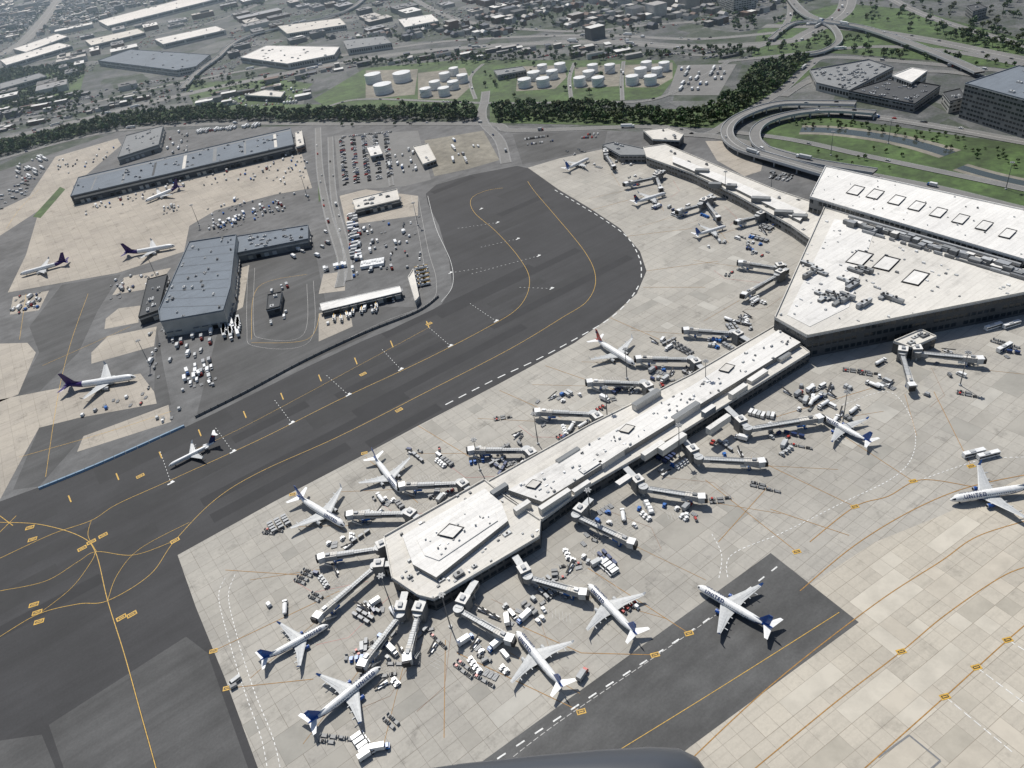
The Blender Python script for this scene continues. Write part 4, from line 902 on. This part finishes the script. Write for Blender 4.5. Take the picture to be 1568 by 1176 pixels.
for iu in range(-70,70):
    for iv in range(-10,90):
        u0,v0=iu*bu,iv*bv
        X0=u0*math.cos(phi)-v0*math.sin(phi); Y0=u0*math.sin(phi)+v0*math.cos(phi)
        ph=phi; c_,s_=math.cos(ph),math.sin(ph); X,Y=X0,Y0
        dist=math.hypot(X,Y)
        if Y<500 or dist>6200 or abs(X)>Y*.95+300: continue
        if not depth_ok(X,Y): continue
        zn=zone(X,Y)
        if R(0,1)<.04:
            for q in range(26): treesC.append((X+R(-60,60),Y+R(-30,30)))
            continue
        if zn>.35:
            n=random.choice([1,2,2,3,4]) 
            for k in range(n):
                w=(bu-22)/n*R(.5,.97); d=(bv-14)*R(.35,1.0); uu=u0+(k+.5)*(bu-14)/n-(bu-14)/2; vv=v0+R(-8,8)
                x=uu*c_-vv*s_; y=uu*s_+vv*c_
                if R(0,1)<.16 or not clear(x,y,max(w,d)*.5) or inb(x,y,20): 
                    for q in range(30): carx.append((x+R(-45,45),y+R(-25,25)))
                    continue
                rc=random.choice([(.7,.7,.68),(.78,.77,.74),(.24,.24,.245),(.14,.145,.155),(.1,.1,.1),(.45,.43,.4),(.3,.31,.33)])
                hh=R(6,12); ind.append((x,y,w,d,hh,phi,rc,random.choice(walls)))
                for q in range(int(R(3,10))):
                    ind.append((x+R(-.35,.35)*w,y+R(-.35,.35)*d,R(2,7),R(2,4),hh+1.5,phi,random.choice([(.3,.3,.3),(.6,.6,.6),(.12,.12,.12)]),(.2,.2,.2)))
                if R(0,1)<.45: ind.append((x+R(-.2,.2)*w,y,w*R(.2,.5),d*R(.2,.5),hh+R(1,5),phi,random.choice(roofs),random.choice(walls)))
                for q in range(8): carx.append((x+R(-1,1)*w*.7,y+R(-1,1)*d*.8))
        else:
            far=dist>3600
            for row in (-1,1):
                uu=u0-bu/2+10
                while uu<u0+bu/2-8:
                    w=R(8,13) if not far else R(18,30); d=R(11,20); vv=v0+row*R(14,18); x=uu*c_-vv*s_; y=uu*s_+vv*c_
                    if R(0,1)<.88 and clear(x,y,9) and not inb(x,y,8):
                        if R(0,1)<.5: hou.append((x,y,d,w*.9,R(5,8),phi+math.pi/2,random.choice(roofs),random.choice(walls)))
                        elif R(0,1)<.12: ind.append((x,y,w*2.2,d*1.5,R(9,22),phi,random.choice(roofs),random.choice(walls))); uu+=w*1.2
                        else: ind.append((x,y,w,d,R(6,10),phi,random.choice(roofs),random.choice(walls)))
                    elif clear(x,y,4): treesC.append((x,y))
                    uu+=w+R(1,3.5)
                for q in range(8):
                    a=u0+R(-bu/2,bu/2); b=v0+row*R(28,36) ; carx.append((a*c_-b*s_,a*s_+b*c_))
            if not far:
                for q in range(7):
                    a=u0+R(-bu/2,bu/2); b=v0+R(-6,6); treesC.append((a*c_-b*s_,a*s_+b*c_))
for q in ([(-60,215),(150,175),(260,150),(250,140),(90,178),(-60,212)],[(300,165),(480,150),(470,135),(330,140)],[(380,108),(540,92),(560,100),(420,130)],[(870,66),(1150,80),(1100,92),(880,90)],[(600,82),(860,72),(860,90),(600,98)],[(0,165),(120,140),(140,150),(20,190)]):
    p=GP(q); xs=[a[0] for a in p]; ys=[a[1] for a in p]
    for _ in range(60):
        x=R(min(xs),max(xs)); y=R(min(ys),max(ys))
        if inside(x,y,p) and clear(x,y,9) and not inb(x,y,8): ind.append((x,y,R(8,30),R(6,16),R(3,8),phi-.25,random.choice(roofs),random.choice(walls)))
        x=R(min(xs),max(xs)); y=R(min(ys),max(ys))
        if inside(x,y,p) and clear(x,y,3): 
            for k in range(6): carx.append((x+k*3,y+k*.3))
Qs=[];Cs=[]
def arr(L): return [np.array([q[i] for q in L]) for i in range(8)]
a=arr(ind); q,c=boxes(*a); Qs.append(q);Cs.append(c)
a=arr(hou); q,c=hips(*a); Qs.append(q);Cs.append(c)
soup('distant_city_buildings',np.concatenate(Qs),np.concatenate(Cs),'roofcol')
cars=[(x,y) for x,y in carx if clear(x,y,-3) and not inb(x,y)]
n=len(cars); cc=np.array([random.choice([(.6,.6,.6),(.6,.6,.6),(.05,.05,.05),(.2,.2,.21),(.03,.05,.12),(.3,.03,.02)]) for _ in cars])
rt=np.array([phi+random.choice([0,math.pi/2]) for _ in cars]); X=np.array([p[0] for p in cars]); Y=np.array([p[1] for p in cars])
q1,c1=boxes(X,Y,np.full(n,4.6),np.full(n,1.9),np.full(n,1.0),rt,cc,cc); q2,c2=boxes(X,Y,np.full(n,2.4),np.full(n,1.6),np.full(n,1.55),rt,cc,cc*0+.03)
soup('distant_parked_cars',np.concatenate([q1,q2]),np.concatenate([c1,c2]),'col')
# ---------------------------------------------------------------- trees
def tree_tpl(nl,seed,hgt=10.,rad=4.5):
    g=np.random.default_rng(seed); Q=[];C=[]
    lobes=[(g.uniform(-.55,.55)*rad,g.uniform(-.55,.55)*rad,hgt*g.uniform(.45,.85),rad*g.uniform(.35,.6)) for _ in range(7)]+[(0,0,hgt*.75,rad*.6)]
    for i in range(nl):
        L=lobes[i%len(lobes)]; d=g.normal(size=3); d/=np.linalg.norm(d); r_=L[3]*g.uniform(.65,1.1)
        p=np.array([L[0]+d[0]*r_,L[1]+d[1]*r_,L[2]+d[2]*r_*.8]); s_=g.uniform(.7,1.25)*(70/nl)**.5*1.25
        n_=d+g.normal(size=3)*.6; n_/=np.linalg.norm(n_); t=np.cross(n_,[.3,.2,1]); t/=np.linalg.norm(t); b=np.cross(n_,t)
        k=[g.uniform(.7,1.2) for _ in range(4)]
        Q.append([p+t*s_*k[0],p+b*s_*k[1],p-t*s_*k[2],p-b*s_*k[3]])
        m=g.uniform(.55,1.4); C.append((.044*m,.088*m,.02*m))
    def limb(a,b,r0,r1):
        a=np.array(a,float);b=np.array(b,float); d=b-a; t=np.cross(d,[1,.3,.1]); t/=np.linalg.norm(t); u=np.cross(d,t); u/=np.linalg.norm(u)
        for i in range(4):
            A=math.pi/2*i;B=A+math.pi/2; f=lambda c,r_,w: c+r_*(t*math.cos(w)+u*math.sin(w))
            Q.append([f(a,r0,A),f(a,r0,B),f(b,r1,B),f(b,r1,A)]); C.append((.06,.045,.03))
    limb((0,0,0),(0,0,hgt*.5),.35,.2)
    for L in lobes[:3]: limb((0,0,hgt*.35),L[:3],.18,.06)
    return np.array(Q),np.array(C)
TP=[tree_tpl(80,i) for i in range(5)]; TF=[tree_tpl(26,20+i) for i in range(4)]
def forest(name,pts,tp,smin=.6,smax=1.2):
    Qs=[];Cs=[]
    for x,y in pts:
        q,c=random.choice(tp); a=R(0,6.3); s_=R(smin,smax); ca,sa=math.cos(a)*s_,math.sin(a)*s_
        o=np.empty_like(q); o[...,0]=q[...,0]*ca-q[...,1]*sa+x; o[...,1]=q[...,0]*sa+q[...,1]*ca+y; o[...,2]=q[...,2]*s_*R(.8,1.1)
        Qs.append(o); Cs.append(c*np.array([R(.8,1.4),R(.8,1.15),R(.7,1.2)]))
    if Qs: soup(name,np.concatenate(Qs),np.concatenate(Cs),'leaf')
def scatter(px,sp,prob=1.):
    p=GP(px); xs=[q[0] for q in p]; ys=[q[1] for q in p]; out=[]
    x=min(xs)
    while x<max(xs):
        y=min(ys)
        while y<max(ys):
            a,b=x+R(-.45,.45)*sp,y+R(-.45,.45)*sp
            if R(0,1)<prob and inside(a,b,p) and clear(a,b,1.5) and not inb(a,b): out.append((a,b))
            y+=sp
        x+=sp
    return out
T=[]
T+=scatter([(-150,262),(0,222),(90,203),(180,180),(330,165),(345,172),(500,172),(733,165),(733,185),(520,187),(320,186),(180,197),(60,225),(-150,280)],6.8,.9)
T+=scatter([(752,166),(900,162),(1050,178),(1090,168),(1130,140),(1160,105),(1238,88),(1242,104),(1185,148),(1120,180),(1080,194),(900,187),(760,186)],6.6,.92)
forest('tree_belt',T,TP,.55,1.35)
T=scatter([(1180,190),(1240,180),(1450,205),(1568,235),(1568,262),(1470,238),(1350,205),(1240,196)],7,.4)+scatter([(1200,215),(1340,228),(1568,290),(1568,305),(1300,255)],8,.15)
forest('shrubbery',T,TP,.25,.55)
T=scatter([(1160,60),(1230,45),(1568,100),(1568,115),(1400,92),(1250,82),(1150,92)],10,.35)+scatter([(1290,0),(1568,0),(1568,85),(1400,50),(1300,30)],13,.4)+scatter([(1480,40),(1568,60),(1568,90),(1450,60)],8,.7)+scatter([(480,95),(1000,75),(1160,75),(1160,90),(1000,90),(560,102)],9,.5)+scatter([(-100,190),(280,120),(480,112),(480,130),(330,150),(100,190),(-100,215)],12,.35)+scatter([(-50,110),(130,100),(130,150),(-50,180)],8,.75)+scatter([(740,100),(950,96),(950,150),(740,155)],18,.2)+scatter([(480,188),(740,184),(740,192),(480,196)],9,.4)
forest('roadside_trees',T,TP,.5,1.1)
forest('distant_city_trees',[(x,y) for x,y in treesC if clear(x,y,2) and not inb(x,y)],TF,.6,1.1)
# ---------------------------------------------------------------- rounded undercarriage fairing of the aircraft the picture was taken from
mb=MB(); o=Vector((-.525,3.03,292.0)); ax_=Vector((.986,-.095,-.134)).normalized(); n1=ax_.cross(Vector((0,0,1))).normalized(); n2=ax_.cross(n1)
rg=[]
for t,r_ in ((-1.6,.06),(-1.0,.14),(-.4,.22),(.2,.28),(.7,.32),(1.1,.34),(1.32,.33),(1.45,.27),(1.53,.16),(1.56,.03)):
    c=o+ax_*t; rg.append([tuple(c+n1*(r_*math.cos(a))+n2*(r_*math.sin(a))) for a in [2*math.pi*i/24 for i in range(24)]])
mb.loft(rg,lambda k,i:'fairing')
c=o+ax_*.6-Vector((0,0,.9)); mb.box(c.x,c.y,c.z-.5,c.z+.8,.5,.14,'fairing')
mb.obj('aircraft_undercarriage_fairing')
# ---------------------------------------------------------------- haze, light, world
hm=bpy.data.materials.new('haze'); hm.use_nodes=True; nt=hm.node_tree; nt.nodes.clear()
out=nt.nodes.new('ShaderNodeOutputMaterial'); vs=nt.nodes.new('ShaderNodeVolumeScatter'); vs.inputs['Color'].default_value=(.66,.84,1,1); vs.inputs['Density'].default_value=1.6e-4; vs.inputs['Anisotropy'].default_value=.2
nt.links.new(vs.outputs[0],out.inputs['Volume']); M['haze']=hm
mb=MB(); mb.box(0,7850,-3,450,18000,14000,'haze'); mb.obj('sky_haze')
w=bpy.data.worlds.new('World'); sc.world=w; w.use_nodes=True; nt=w.node_tree; bg=nt.nodes['Background']
sky=nt.nodes.new('ShaderNodeTexSky'); sky.sky_type='NISHITA'; sky.sun_disc=False
EL=math.radians(57); sdir=Vector((-.28,.96,0)).normalized(); az=math.atan2(sdir.x,sdir.y)
sky.sun_elevation=EL; sky.sun_rotation=az; nt.links.new(sky.outputs[0],bg.inputs[0]); bg.inputs[1].default_value=.08
sd=bpy.data.lights.new('sun','SUN'); sd.energy=4.3; sd.angle=math.radians(.5); sd.color=(1,.965,.9)
so=bpy.data.objects.new('sun',sd); sc.collection.objects.link(so)
D=Vector((sdir.x*math.cos(EL),sdir.y*math.cos(EL),math.sin(EL))); so.rotation_euler=D.to_track_quat('Z','Y').to_euler()
cd=bpy.data.cameras.new('camera'); cam=bpy.data.objects.new('camera',cd); sc.collection.objects.link(cam); sc.camera=cam
cd.sensor_width=36; cd.lens=36*FPX/1568; cd.clip_end=60000; cd.clip_start=.5
Xv=Vector((1,0,0)); Dv=Vector((0,-st,-ct)); Fv=Vector((0,ct,-st))
rv=cr*Xv+sr*Dv; dv=-sr*Xv+cr*Dv
m=Matrix((rv,-dv,-Fv)).transposed().to_4x4(); m.translation=(0,0,H); cam.matrix_world=m
sc.view_settings.view_transform='Standard'; sc.view_settings.look='None'; sc.view_settings.exposure=0
print('OBJECTS',len(bpy.data.objects),'built',time.time()-T0,len(ind),len(hou),len(cars))
